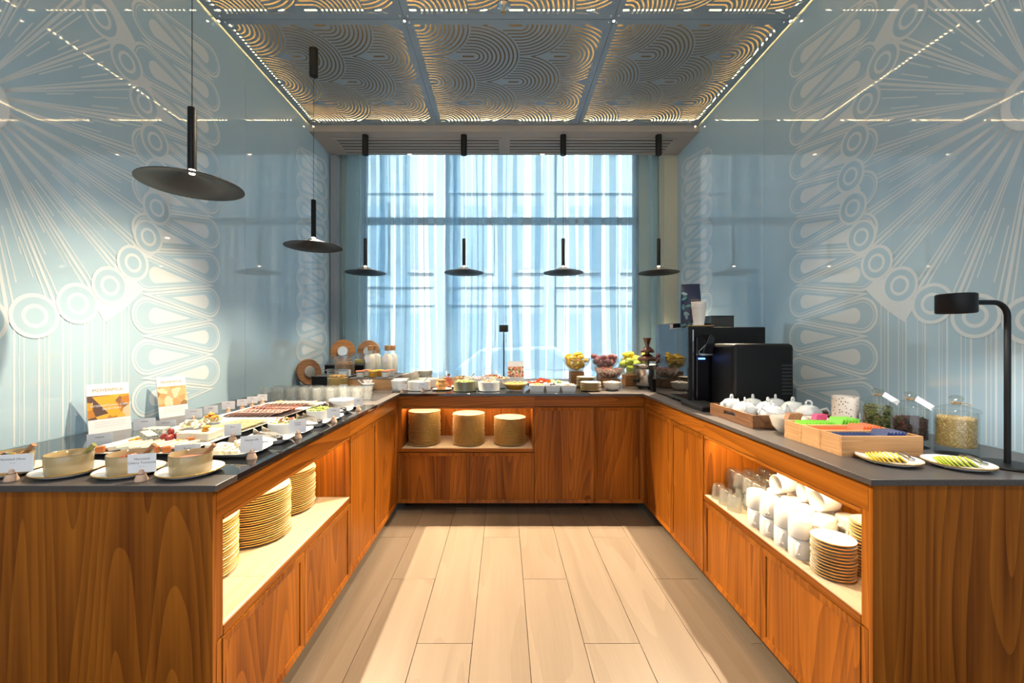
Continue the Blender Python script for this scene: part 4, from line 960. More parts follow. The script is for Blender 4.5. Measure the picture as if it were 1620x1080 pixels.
# white bowl of plastic spoons
r = T('spoon_bowl', 'small white bowl of white plastic spoons before the oak riser', 'bowl', (-1.105, 3.345, CT)); B().lathe(bowl_prof(.054, .058, .004, .45, .85), 32).obj('bowl_body', WHITE, r, ang=50)
for k in range(12):
    a = k*2.4; q = .012+.022*random.random()
    o = B().tube([(0, 0, .012), (q*math.cos(a)*1.2, q*math.sin(a)*1.2, .088)], [.003, .0045], 6).obj('plastic_spoon', PAPER, None, (-1.105, 3.345, CT)); tag(o, 'white plastic spoon standing in the small white bowl', 'spoon', 'plastic spoons in the bowl')
o = B().tube([(.0, 0, .015), (-.05, -.01, .06), (-.078, -.012, .086)], [.003, .004, .008], 8).obj('plastic_scoop', col('pale_blue_plastic', (.55, .70, .85), .3), None, (-1.105, 3.345, CT)); tag(o, 'pale blue handle leaning out of the bowl of plastic spoons', 'scoop')

# ================================================================== BACK RUN
def rim_bowl(label, loc, rot, r_, h, mat=CREAM, rim=BROWNRIM, nm='cereal_bowl', grp=None, foot=.45, wall=.86):
    r = T(nm, label, 'bowl', loc, 0, grp, rot=rot); p = bowl_prof(r_, h, .004, foot, wall)
    B().lathe(p, 36, mi=[0, 0, 0, 0, 1, 1, 0, 0, 0]).obj('bowl_body', [mat, rim], r, ang=55); return r
rim_bowl('tapered white bowl with brown rim beside the oak riser', (-.838, 3.285, CT), (0, 0, 0), .066, .09, WHITE, BROWNRIM, 'tapered_bowl', 'tapered bowls', .6, .88)
rim_bowl('tapered white bowl with brown rim behind its twin', (-.857, 3.425, CT), (0, 0, 0), .066, .09, WHITE, BROWNRIM, 'tapered_bowl', 'tapered bowls', .6, .88)
card('white label card standing against the tapered bowl', (-.79, 3.20, CT), .07, .045, 1, .0, True, 'name cards on the back run')
for k in range(3): rim_bowl('brown-rimmed cream bowl in the leaning stack', (-.823-.00726*k, 3.70, CT+.0095+.0291*k), (0, math.radians(-14), 0), .085, .05, CREAM, BROWNRIM, 'cereal_bowl', 'brown-rimmed bowls in the leaning stack')
for k in range(4): rim_bowl('brown-rimmed cream bowl in the upright stack before the curtain', (-.745, 3.86, CT+.026*k), (0, 0, 0), .075, .05, CREAM, BROWNRIM, 'cereal_bowl', 'brown-rimmed bowls in the upright stack')
def round_dish(label, x, y, r_, h, mat, grp, nm='serving_bowl', z=CT):
    r = T(nm, label, 'bowl', (x, y, z), 0, grp); B().lathe(bowl_prof(r_, h, .0045, .9, .985), 40).obj('bowl_body', mat, r, ang=50); return r
def mini_spoon(label, loc, rz=.6):
    r = T('serving_spoon', label, 'spoon', loc, rz, 'steel spoons in the bowls')
    B().tube([(0, 0, 0), (.03, 0, .025), (.062, 0, .058)], [.004, .0035, .006], 8).obj('spoon_handle', STEEL, r); B().blob((-.008, 0, -.002), .014, .010, .004, 10, 6).obj('spoon_head', STEEL, r)
SPR = [col('yog_white', (.86, .85, .82), .4)]
def smooth(b, r_, z): b.lathe([(r_, z), (r_*.6, z+.004), (0, z+.006)], 28)
BK = 'serving bowls on the back run'
data = [  # label, x, y, radius, height, material, contents label/category/name, materials, kind
    ('white straight-sided dish of plain curd beside the orange pot', -.697, 3.385, .093, .075, WHITE, 'smooth white curd in the straight-sided dish', 'curd', SPR, 0),
    ('white dish of curd standing behind another white dish', -.665, 3.625, .093, .075, WHITE, 'smooth white curd in the dish further back', 'curd', SPR, 0),
    ('olive-green bowl of chopped green salad', -.315, 3.33, .091, .078, OLIVE, 'chopped green salad leaves heaped in the olive bowl', 'salad', LEAF[:2], 1),
    ('pale grey bowl of grated carrot salad', -.122, 3.34, .089, .074, PALEGREY, 'grated carrot shreds heaped in the pale grey bowl', 'salad', [col('carrot', (.80, .36, .16), .5), col('carrot_b', (.86, .55, .34), .5)], 1),
    ('tan bowl of seed mix near the curtain', -.385, 3.71, .085, .078, BEIGE, 'brown seed mix in the tan bowl', 'seeds', [col('seeds', (.36, .25, .12), .7), col('seeds_b', (.20, .12, .06), .7)], 1),
    ('white bowl of purple onion salad behind the olive bowl', -.25, 3.57, .095, .085, WHITE, 'purple onion shreds in the white bowl', 'salad', [col('onion', (.42, .14, .30), .4), col('onion_b', (.75, .55, .65), .4), LEAF[0]], 1),
    ('white bowl of tomato salad behind the grated carrot', -.04, 3.58, .095, .085, WHITE, 'red tomato and cucumber salad in the white bowl', 'salad', [col('tom', (.62, .10, .04), .25), LEAF[1], col('olive_dark2', (.05, .04, .05), .2)], 1),
    ('white bowl of brown lentil salad near the curtain', -.11, 3.80, .09, .082, WHITE, 'brown lentil salad in the white bowl', 'salad', [col('lentil', (.28, .13, .06), .6), col('lentil_b', (.40, .20, .10), .6)], 1),
]
for (lab, x, y, r_, h, mt, cl, cc, ms, kd) in data:
    round_dish(lab, x, y, r_, h, mt, BK)
    if kd == 0: contents(cl, cc, (x, y, CT), ms, lambda b: smooth(b, r_-.006, h-.012), 'curd')
    else: contents(cl, cc, (x, y, CT), ms, lambda b: (b.disc(r_-.006, h-.016, 24, 0), scatter(b, r_*.74, 90, .0115, lambda q: h-.010+.018*(1-q/r_), len(ms), 5, .5)), 'salad_mix')
card('white card before the straight-sided dish of curd', (-.645, 3.27, CT), .075, .05, 1, 0, True, 'name cards on the back run')
mini_spoon('small steel spoon in the olive-green bowl', (-.30, 3.40, CT+.075)); mini_spoon('small steel spoon in the grated carrot bowl', (-.09, 3.33, CT+.075), .2); mini_spoon('small steel spoon in the front curd dish', (-.66, 3.40, CT+.07), .9); mini_spoon('small steel spoon in the tomato salad bowl', (-.03, 3.6, CT+.085), 2.4)
# honey pots
def honeypot(label, x, y, mat, dipper):
    r = T('honey_pot', label, 'pot', (x, y, CT+.006), 0, 'round glazed honey pots')
    B().lathe([(0, 0), (.030, 0), (.036, .004), (.046, .03), (.043, .052), (.032, .066), (.036, .078), (.034, .08), (.029, .068), (0, .062)], 30).obj('pot_body', mat, r, ang=60)
    B().tube([(.044, 0, .046), (.058, 0, .05), (.06, 0, .034), (.046, 0, .022)], .005, 8).obj('pot_handle', mat, r)
    if dipper: B().tube([(0, 0, .05), (.01, 0, .10)], .004, 8).lathe([(0, -.012), (.011, -.008), (.014, 0), (.011, .009), (0, .012)], 14, c=(.011, 0, .105)).obj('honey_dipper', BOARDD, r)
sd = plate_mesh(.080, .012, GOLD, WHITE)
o = link('saucer', sd, None, (-.51, 3.40, CT)); tag(o, 'gold-rimmed white saucer under the front honey pot', 'saucer')
honeypot('orange glazed honey pot on a gold-rimmed saucer', -.515, 3.385, TERRA, False)
o = link('saucer', sd, None, (-.49, 3.575, CT)); tag(o, 'gold-rimmed white saucer under the honey pot with dipper', 'saucer')
honeypot('red-orange glazed honey pot with wooden dipper behind another pot', -.49, 3.575, col('red_glaze', (.52, .12, .05), .2, coat=.5), True)
for (x, y, lab) in ((-.555, 3.72, 'small clear glass of spoons beside the honey pots'), (-.53, 3.83, 'small clear glass near the curtain beside the honey pots')):
    o = link('spoon_glass', tumbler_mesh(.034, .085, False, 0, 1), None, (x, y, CT)); tag(o, lab, 'glass', 'small glasses by the honey pots')
# glass bowl of fruit in juice
def glass_bowl(label, x, y, z, r_, h, grp, foot=.35, flute=0.0, mat=GLASS, nm='glass_bowl'):
    r = T(nm, label, 'bowl', (x, y, z), 0, grp); p = [(0, 0), (r_*foot, 0), (r_*(foot+.1), .003), (r_*.72, h*.32), (r_*.93, h*.72), (r_, h), (r_-.004, h+.001), (r_*.91, h*.73), (r_*.69, h*.36), (r_*foot, .008), (0, .007)]
    B().lathe(p, 64, flute=flute, nfl=20).obj('bowl_body', mat, r, ang=60); return r
glass_bowl('wide clear glass bowl of orange fruit in juice', .092, 3.36, CT, .118, .088, None, .55)
JUI = col('orange_juice', (.80, .36, .02), .15, coat=.5)
contents('orange juice with fruit pieces in the wide glass bowl', 'fruit salad', (.092, 3.36, CT), [JUI, col('fruit_piece', (.60, .16, .03), .25)], lambda b: (b.lathe([(0, .010), (.06, .012), (.080, .034), (.099, .058), (0, .058)], 32, mi=0), scatter(b, .078, 14, .012, lambda q: .058, 2, 7, .5)), 'fruit_salad')
# square ramekins and platter of vegetables
def ramekin(label, x, y, w_=.118, h=.052):
    r = T('square_ramekin', label, 'dish', (x, y, CT), 0, 'white square ramekins'); b = B(); vs = []; fs = []
    for s_, z in ((.42, 0), (.5, h), (.475, h+.001), (.40, .006)):
        q = s_*w_; vs += [(-q, -q, z), (q, -q, z), (q, q, z), (-q, q, z)]
    for i in range(3):
        for k in range(4): fs.append((i*4+k, i*4+(k+1) % 4, i*4+4+(k+1) % 4, i*4+4+k))
    fs += [(3, 2, 1, 0), (12, 13, 14, 15)]; b.add(vs, fs).obj('ramekin_body', WHITE, r, smooth=False, bevel=.004)
RM = [(.265, 'sweetcorn', [col('corn', (.85, .58, .10), .4), col('corn_b', (.80, .66, .25), .4)]), (.391, 'dark olives', [col('olive_blk', (.05, .05, .06), .2), col('feta', (.7, .7, .66), .5)]), (.517, 'pink pickled fish', [col('salmon', (.80, .42, .28), .4), col('salmon_b', (.84, .66, .55), .4)])]
for x, what, ms in RM:
    ramekin(f'white square ramekin of {what}', x, 3.305)
    contents(f'{what} heaped in a white square ramekin', 'garnish', (x, 3.305, CT), ms, lambda b: (b.box(-.048, .048, -.048, .048, .03, .042, 0), scatter(b, .044, 40, .010, lambda q: .046+.012*(1-q/.05), 2, 6, .6)), 'ramekin_filling')
r = T('oval_platter', 'long white platter of tomato wedges and cucumber behind the ramekins', 'platter', (.37, 3.56, CT+.0)); B().lathe([(0, .030), (.12, .030), (.16, .042), (.17, .048), (.172, .046), (.13, .012), (.10, 0), (0, 0)], 40, sx=1.15, sy=.75).obj('platter_dish', WHITE, r, ang=50)
tw = B(); n = 8
vs = [(-.02, 0, .0), (.02, 0, 0)]+[(.026*math.cos(PI*k/n), -.012+.0, .018*math.sin(PI*k/n)) for k in range(n+1)]+[(.026*math.cos(PI*k/n)*.8, .012, .018*math.sin(PI*k/n)*.8) for k in range(n+1)]
fs = [(2+k, 3+k, 12+k, 11+k) for k in range(n)]+[tuple(range(2, 11))[::-1], tuple(range(11, 20))]
tw.add(vs[0:]+[], fs); twm = tw.mesh('tomato_wedge', [col('tomato_red', (.72, .12, .04), .2, coat=.3)], smooth=False)
for k in range(18):
    a = random.uniform(0, 6.28); q = random.random()**.5
    tag(link('tomato_wedge', twm, None, (.315+.10*q*math.cos(a), 3.56+.055*q*math.sin(a), CT+.032+.028*(1-q)+.004*(k % 3)), (random.uniform(-.7, .7), random.uniform(-.6, .6), a)), 'red tomato wedge heaped on the white platter', 'tomato', 'tomato wedges on the platter')
cm = B(); cm.lathe([(0, 0), (.021, 0), (.022, .004), (.021, .008), (0, .008)], 18, mi=[1, 0, 0, 1]); cmm = cm.mesh('cucumber', [col('cucumber_skin', (.14, .26, .04), .3), col('cucumber_flesh', (.55, .66, .22), .35)])
for k in range(10): tag(link('cucumber_slice', cmm, None, (.44+.035*math.cos(k*2.1), 3.535+.03*math.sin(k*2.1), CT+.036+.006*(k % 4)), (random.uniform(-.5, .5), random.uniform(-.5, .5), 0)), 'green cucumber slice beside the tomato wedges', 'cucumber', 'cucumber slices on the platter')
# lamp and menu behind the salads
def lamp_slim(label, x, y):
    r = T('table_lamp', label, 'lamp', (x, y, CT)); B().lathe([(0, 0), (.055, 0), (.057, .004), (.055, .010), (0, .012)], 28).obj('lamp_base', BLACK, r); B().tube([(0, 0, .008), (0, 0, .50)], .006, 10).obj('lamp_stem', BLACK, r)
    B().lathe([(0, .565), (.044, .565), (.046, .562), (.046, .500), (.043, .497), (.040, .505), (0, .510)], 28).obj('lamp_head', BLACK, r)
lamp_slim('slim black rod lamp with drum head before the curtain', .0, 4.15)
poster('small menu card with a brunch photograph behind the fruit bowl', (.115, 3.95, CT), 0, .155, .21, PR3, math.radians(-8), '~ ~ ~', None)
# gold-rimmed plates
pl1 = plate_mesh(.083, .014, GOLD, CREAM)
stack(pl1, 7, (.706, 3.335, CT), .0098, 'side_plate', 'gold-rimmed cream side plate in the front stack beside the marshmallow bowl', 'plate', 'side plates in the front stack')
stack(pl1, 9, (.72, 3.60, CT), .0098, 'side_plate', 'gold-rimmed cream side plate in the stack before the yellow fruit bowl', 'plate', 'side plates in the rear stack')
rim_bowl('white gold-rimmed bowl of marshmallows beside the chocolate fountain', (.888, 3.375, CT), (0, 0, 0), .076, .066, CREAM, GOLD, 'marshmallow_bowl')
mm = B(); mm.lathe([(0, 0), (.008, 0), (.010, .002), (.010, .014), (.008, .016), (0, .016)], 12); mm = mm.mesh('marshmallow', col('marshmallow', (.88, .84, .84), .7))
for k in range(16): tag(link('marshmallow', mm, None, (.888+.045*math.cos(k*2.4)*math.sqrt(k/16), 3.375+.045*math.sin(k*2.4)*math.sqrt(k/16), CT+.054+.006*(k % 2)), (random.uniform(-1, 1), random.uniform(-1, 1), 0)), 'white marshmallow in the gold-rimmed bowl', 'marshmallow', 'marshmallows in the bowl')
# fruit bowls on wooden blocks
def block(label, x, y, w_, h, d=None, grp='wooden blocks under the fruit bowls'):
    o = B().box(-w_/2, w_/2, -(d or w_)/2, (d or w_)/2, 0, h).obj('wooden_block', BOARD, None, (x, y, CT), smooth=False, bevel=.003); tag(o, label, 'block', grp)
FB = 'glass fruit bowls on blocks'
def star(m):                                   # ridged carambola-like fruit
    b = B(); n = 10; vs = []; fs = []
    for i in range(9):
        t = PI*i/8
        for k in range(n):
            a = 2*PI*k/n; rr = (.026 if k % 2 else .017)*math.sin(t)**.8; vs.append((rr*math.cos(a), rr*math.sin(a), .05*math.cos(t)))
    for i in range(8):
        for k in range(n): fs.append((i*n+k, (i+1)*n+k, (i+1)*n+(k+1) % n, i*n+(k+1) % n))
    return b.add(vs, fs).mesh('star_fruit', m)
STAR = star(col('star_fruit_yellow', (.82, .55, .03), .3, noise=(30, .3, (.72, .40, .02))))
def pearmesh(m):
    b = B(); b.lathe([(0, -.038), (.02, -.036), (.034, -.018), (.034, .0), (.026, .022), (.016, .042), (.012, .052), (0, .055)], 20, mi=0); b.tube([(0, 0, .052), (.004, 0, .07)], .0018, 6, mi=1); return b.mesh('pear', [m, BROWNRIM])
PEAR = pearmesh(col('pear_yellow', (.78, .62, .05), .35)); 
ap = B(); ap.lathe([(0, -.030), (.014, -.033), (.030, -.022), (.037, .0), (.033, .022), (.018, .031), (.004, .026), (0, .022)], 20, mi=0); ap.tube([(0, 0, .022), (.003, 0, .042)], .0016, 6, mi=1); APPLE = ap.mesh('apple', [col('apple_green', (.50, .60, .08), .25, coat=.3), BROWNRIM])
pu = B(); pu.blob((0, 0, 0), .026, .026, .028, 14, 10); PLUM = pu.mesh('plum', col('plum', (.20, .045, .09), .35, noise=(20, .5, (.38, .16, .16))))
da = B(); da.blob((0, 0, 0), .010, .010, .019, 8, 6, jit=.06); DATE = da.mesh('date', col('date', (.28, .055, .015), .25, coat=.3))
def heap(me, nm, lab, cat, grp, c, R_, h, foot, balls, n, tries=260, shrink=.96):
    """drop fruits one by one into the bowl: each comes to rest on the bowl or on fruit below (balls = (offset along axis, radius))"""
    rg = random.Random(nm+grp)
    ins = [(0, .0075), (R_*foot, .0085), (R_*.69, h*.36), (R_*.91, h*.73), (R_-.004, h)]
    pr = np.array([(a[0]+(b_[0]-a[0])*t, a[1]+(b_[1]-a[1])*t) for a, b_ in zip(ins[:-1], ins[1:]) for t in np.linspace(0, 1, 14)]); pr[:, 0] *= shrink
    P = np.zeros((0, 4))
    for k in range(n):
        best = None
        for _ in range(tries):
            q = math.sqrt(rg.random())*(R_-.012); a = rg.uniform(0, 2*PI); x, y = q*math.cos(a), q*math.sin(a)
            u = Vector((rg.gauss(0, 1), rg.gauss(0, 1), rg.gauss(0, .6))).normalized(); zc = 0; ok = True
            for dz, r_ in balls:
                bx_, by_ = x+u.x*dz, y+u.y*dz; rho = math.hypot(bx_, by_)
                if rho > R_*shrink-.006: ok = False; break
                dd = r_*r_-(pr[:, 0]-rho)**2; m_ = dd > 0
                if m_.any(): zc = max(zc, (pr[m_, 1]+np.sqrt(dd[m_])).max()-u.z*dz)
                if len(P):
                    dd = (P[:, 3]+r_)**2-(P[:, 0]-bx_)**2-(P[:, 1]-by_)**2; m_ = dd > 0
                    if m_.any(): zc = max(zc, (P[m_, 2]+np.sqrt(dd[m_])).max()-u.z*dz)
            if ok and (best is None or zc < best[0]): best = (zc, x, y, u)
        zc, x, y, u = best
        P = np.vstack([P]+[np.array([[x+u.x*dz, y+u.y*dz, zc+u.z*dz, r_]]) for dz, r_ in balls])
        o = link(nm, me, None, (c[0]+x, c[1]+y, c[2]+zc)); o.rotation_euler = Vector((0, 0, 1)).rotation_difference(u).to_euler(); tag(o, lab, cat, grp)
B_STAR = ((0, .0263), (.018, .0245), (-.018, .0245), (.034, .019), (-.034, .019), (.045, .009), (-.045, .009))
B_PEAR = ((-.002, .0345), (-.009, .0345), (.020, .0275), (.030, .0235), (.042, .0170), (.052, .0125), (.066, .0045)); B_PLUM = ((0, .0272),); B_APPLE = ((0, .0375), (.008, .0365), (-.008, .0350), (.036, .0055)); B_DATE = ((0, .0104), (.008, .0092), (-.008, .0092), (.014, .006), (-.014, .006))
for (x, y, lab, bl) in ((.698, 3.95, 'fluted glass bowl of yellow star fruit on a wooden block', 'wooden block under the bowl of star fruit'), (.972, 3.97, 'fluted glass bowl of dark plums on a wooden block', 'wooden block under the bowl of plums'), (1.252, 3.93, 'fluted glass bowl of yellow pears on a wooden block', 'wooden block under the bowl of pears'), (1.545, 3.90, 'fluted glass bowl of yellow pears beside the coffee machine cabinet', 'wooden block under the fruit bowl beside the coffee machine')):
    block(bl, x, y, .125, .115); glass_bowl(lab, x, y, CT+.115, .132, .125, FB, .33, .012)
heap(STAR, 'star_fruit', 'yellow star fruit heaped in the fluted glass bowl', 'fruit', 'star fruit in the bowl', (.698, 3.95, CT+.115), .132, .125, .33, B_STAR, 14)
heap(PLUM, 'plum', 'dark plum heaped in the fluted glass bowl', 'plum', 'plums in the bowl', (.972, 3.97, CT+.115), .132, .125, .33, B_PLUM, 26)
heap(PEAR, 'pear', 'yellow pear heaped in the bowl behind the chocolate fountain', 'pear', 'pears behind the fountain', (1.252, 3.93, CT+.115), .132, .125, .33, B_PEAR, 10)
heap(PEAR, 'pear', 'yellow pear in the bowl beside the coffee machine', 'pear', 'pears beside the machine', (1.545, 3.90, CT+.115), .132, .125, .33, B_PEAR, 9)
block('low wooden block under the steel bowl of dates', .93, 3.62, .15, .075); glass_bowl('steel-rimmed clear bowl of glossy dates on a low block', .93, 3.62, CT+.075, .132, .092, None, .45, 0, thin_glass('smoked_glass', (.90, .87, .85), k=2.0, haze=.06))
heap(DATE, 'date', 'glossy red-brown date heaped in the wide bowl', 'date', 'dates in the bowl', (.93, 3.62, CT+.075), .132, .092, .45, B_DATE, 110, 90)
block('wooden block under the bowl of green apples', 1.15, 3.735, .12, .10); glass_bowl('clear glass bowl of green apples on a wooden block', 1.15, 3.735, CT+.10, .105, .085, FB, .4)
heap(APPLE, 'green_apple', 'green apple in the clear glass bowl beside the fountain', 'apple', 'green apples in the bowl', (1.15, 3.735, CT+.10), .105, .085, .4, B_APPLE, 6)
# chocolate fountain
cf = T('chocolate_fountain', 'three-tier chocolate fountain on a round steel pot', 'fountain', (1.226, 3.51, CT))
CHOC = col('chocolate', (.105, .035, .014), .18, coat=.5)
for k in range(3): B().lathe([(0, 0), (.016, 0), (.014, .014), (0, .014)], 10, c=(.06*math.cos(k*2.1+.5), .06*math.sin(k*2.1+.5), 0)).obj('rubber_foot', BLACK, cf)
B().lathe([(0, .012), (.088, .012), (.092, .018), (.092, .165), (.088, .168), (0, .168)], 40).obj('motor_housing', STEEL, cf, ang=50); B().lathe([(.0925, .014), (.094, .016), (.094, .026), (.0925, .028)], 40).obj('base_band', BLACK, cf)
B().lathe([(.085, .165), (.100, .172), (.118, .190), (.121, .202), (.117, .203), (.108, .192), (.07, .182), (0, .180)], 44).obj('catch_bowl', STEEL, cf, ang=50)
B().lathe([(.106, .193), (.05, .196), (0, .196)], 32).obj('melted_chocolate', CHOC, cf)
B().lathe([(0, .19), (.018, .19), (.018, .40), (0, .40)], 18).obj('centre_column', CHOC, cf)
for z, r_, h in ((.245, .082, .05), (.315, .060, .046)): B().lathe([(.018, z+h), (r_*.55, z+h*.72), (r_*.95, z+h*.30), (r_, z+.004), (r_*.93, z-.010), (r_*.86, z+.004), (.018, z+h*.3)], 36, flute=.02, nfl=9).obj('tier', CHOC, cf, ang=60)
B().lathe([(.016, .37), (.022, .385), (.036, .425), (.038, .430), (.034, .431), (.018, .405), (0, .402)], 28).obj('crown_cup', CHOC, cf, ang=60)
B().lathe([(0, 0), (.012, 0), (.014, .008), (.010, .022), (.017, .026), (.015, .040), (0, .042)], 16, M=Matrix.Translation((-.085, -.03, .07)) @ Matrix.Rotation(-PI/2, 4, 'Y') ).obj('control_knob', BLACK, cf)
r = T('tongs_caddy', 'black tapered caddy of tongs beside the chocolate fountain', 'caddy', (1.235, 3.30, CT)); 
b = B(); vs = []; fs = []
for s_, z in ((.045, 0), (.062, .095), (.058, .095), (.042, .006)): vs += [(-s_, -s_*.7, z), (s_, -s_*.7, z), (s_, s_*.7, z), (-s_, s_*.7, z)]
for i in range(3):
    for k in range(4): fs.append((i*4+k, i*4+(k+1) % 4, i*4+4+(k+1) % 4, i*4+4+k))
b.add(vs, fs+[(3, 2, 1, 0), (12, 13, 14, 15)]).obj('caddy_body', BLACK, r, smooth=False)
tongs('steel tongs standing out of the black caddy', (1.262, 3.30, CT+.128), math.radians(184), .105, -1.12)

# ================================================================== RIGHT ARM
# coffee machine
cm_ = T('coffee_machine', 'tall black bean-to-cup coffee machine with glossy side panel', 'coffee machine', (1.17, 2.60, CT))
for fx in (.03, .46):
    for fy in (.04, .28): B().lathe([(0, 0), (.018, 0), (.018, .012), (0, .012)], 12, c=(fx, fy, 0)).obj('rubber_foot', BLACK, cm_)
B().box(0.004, .495, .012, .31, .012, .492).obj('machine_body', BLACK, cm_, smooth=False, bevel=.006)
B().box(-.002, .004, .012, .31, .012, .488).obj('glossy_side_panel', MIRRORG, cm_, smooth=False)
B().box(.028, .034, .006, .012, .014, .475).obj('chrome_strip', CHROME, cm_, smooth=False)
B().box(.045, .125, -.012, .02, .03, .43).obj('dispensing_recess', BLACKG, cm_, smooth=False, bevel=.004)
hd = B().prism([(.105, .325), (.122, .420), (.098, .445), (.085, .430), (.050, .345), (.050, .325)], -.09, .012, M=Matrix(((1,0,0,0),(0,0,1,0),(0,1,0,0),(0,0,0,1)))).obj('dispensing_head', BLACKG, cm_, smooth=False, bevel=.003)
B().box(.040, .100, -.10, -.02, .315, .325).obj('spout_plate', STEEL, hd, smooth=False)
B().box(.055, .09, -.03, -.012, .288, .297).obj('status_light', col('blue_led', (.1, .2, 1), .3, emit=(.08, .22, 1.0), es=5), cm_, smooth=False)
B().box(-.045, .105, -.27, .01, .0, .026).obj('drip_tray', BLACK, cm_, smooth=False, bevel=.004)
for k in range(9): B().box(-.035, .095, -.26+k*.028, -.244+k*.028, .026, .029).obj('drip_grate', DGREY, cm_, smooth=False)
mc = T('milk_cooler', 'black milk cooler with rounded corners and slotted vent beside the coffee machine', 'cooler', (1.30, 2.33, CT))
B().box(0, .35, 0, .255, .008, .388).obj('cooler_body', BLACK, mc, smooth=True, bevel=.022)
for k in range(9): B().box(.275, .335, -.0015, .003, .10+k*.020, .109+k*.020).obj('vent_slot', DGREY, mc, smooth=False)
B().box(.02, .33, .02, .235, 0, .009).obj('cooler_foot', BLACK, mc, smooth=False)
dg = T('drinks_cabinet', 'dark glass-fronted drinks cabinet behind the coffee machine', 'cabinet', (1.185, 2.93, CT))
B().box(.004, .36, 0, .27, 0, .53).obj('cabinet_body', BLACK, dg, smooth=False, bevel=.004); B().box(-.002, .004, .004, .266, .01, .524).obj('glass_front', MIRRORG, dg, smooth=False)
B().box(-.001, .02, -.004, .0, .01, .524).obj('front_edge', col('pale_aluminium', (.7, .62, .56), .4), dg, smooth=False)
MT = CT+.492
# coffee bag
NAVY = col('bag_navy', (.012, .020, .055), .35); LEAFB = col('bag_leaf_teal', (.06, .20, .20), .4); LEAFP = col('bag_leaf_pale', (.25, .38, .40), .4)
bgR = T('coffee_bag', 'navy coffee bag printed with teal leaves on top of the coffee machine', 'bag', (1.288, 2.835, MT), math.radians(-18))
b = B(); vs = []; fs = []; n = 16
prof_ = [(0, .060, .040), (.01, .064, .043), (.12, .066, .045), (.20, .064, .042), (.245, .062, .024), (.275, .060, .006), (.305, .060, .004)]
for z, a, d in prof_:
    for k in range(n):
        t = 2*PI*k/n; ca, sa = math.cos(t), math.sin(t); e = .35; vs.append((a*math.copysign(abs(ca)**e, ca), d*math.copysign(abs(sa)**e, sa)+(.012 if z > .28 else 0), z))
for i in range(len(prof_)-1):
    for k in range(n): fs.append((i*n+k, i*n+(k+1) % n, (i+1)*n+(k+1) % n, (i+1)*n+k))
fs += [tuple(range(n))[::-1], tuple(range((len(prof_)-1)*n, len(prof_)*n))]
b.add(vs, fs).obj('bag_body', NAVY, bgR, ang=35)
RXm = lambda x, y, z, a: Matrix.Translation((x, y, z)) @ Matrix.Rotation(PI/2, 4, 'X') @ Matrix.Rotation(a, 4, 'Z')
for k, (x, z, a, m) in enumerate(((-.045, .20, .6, LEAFB), (-.03, .10, -.5, LEAFP), (-.035, .09, -1.0, LEAFP), (-.03, .08, -1.5, LEAFP), (-.05, .02, .3, LEAFB), (-.015, .018, 1.2, LEAFB), (-.045, .235, -.3, LEAFP), (-.02, .15, .2, LEAFB), (-.05, .14, 1.6, LEAFB))):
    B().prism([(.022*math.cos(t)*(1 if math.cos(t) > 0 else .8), .009*math.sin(t)) for t in np.linspace(0, 2*PI, 12, endpoint=False)], 0, .0006, M=RXm(x, -.0475 if z < .2 else -.0445, z, a)).obj('printed_leaf', m, bgR, smooth=False)
text('MÖVENPICK', .011, GOLDINK, bgR, (.028, -.0475, .185)); lb = B()
for k in range(8): lb.box(.0, .055, -.0472, -.0465, .155-.014*k, .158-.014*k)
lb.obj('printed_line', col('bag_ink', (.16, .18, .26), .5), bgR, smooth=False); B().box(.004, .05, -.0472, -.0465, .012, .034).obj('printed_panel', col('bag_panel', (.5, .5, .5), .5), bgR, smooth=False)
pl = plate_mesh(.083, .012, GOLD, CREAM); o = link('saucer', pl, None, (1.287, 2.695, MT+.0005)); tag(o, 'cream saucer under the paper cups on the coffee machine', 'saucer')
for k in range(3):
    o = B().lathe([(0, 0), (.030, 0), (.0445, .128), (.0465, .131), (.0455, .134), (.0435, .131), (.029, .003)], 28).obj('paper_cup', col('paper_cup_white', (.84, .80, .76), .6), None, (1.279, 2.695, MT+.0045+.014*k)); tag(o, 'white paper cup nested in the stack beside the coffee bag', 'cup', 'nested paper cups')
r = T('capsule_box', 'smoked clear box with dark lid on the coffee machine', 'box', (1.486, 2.83, MT)); B().box(-.078, .078, -.04, .06, 0, .078).obj('box_body', col('smoked_acrylic', (.035, .035, .030), .08), r, smooth=False, bevel=.002); B().box(-.08, .08, -.042, .062, .078, .084).obj('box_lid', BLACKG, r, smooth=False, bevel=.001)

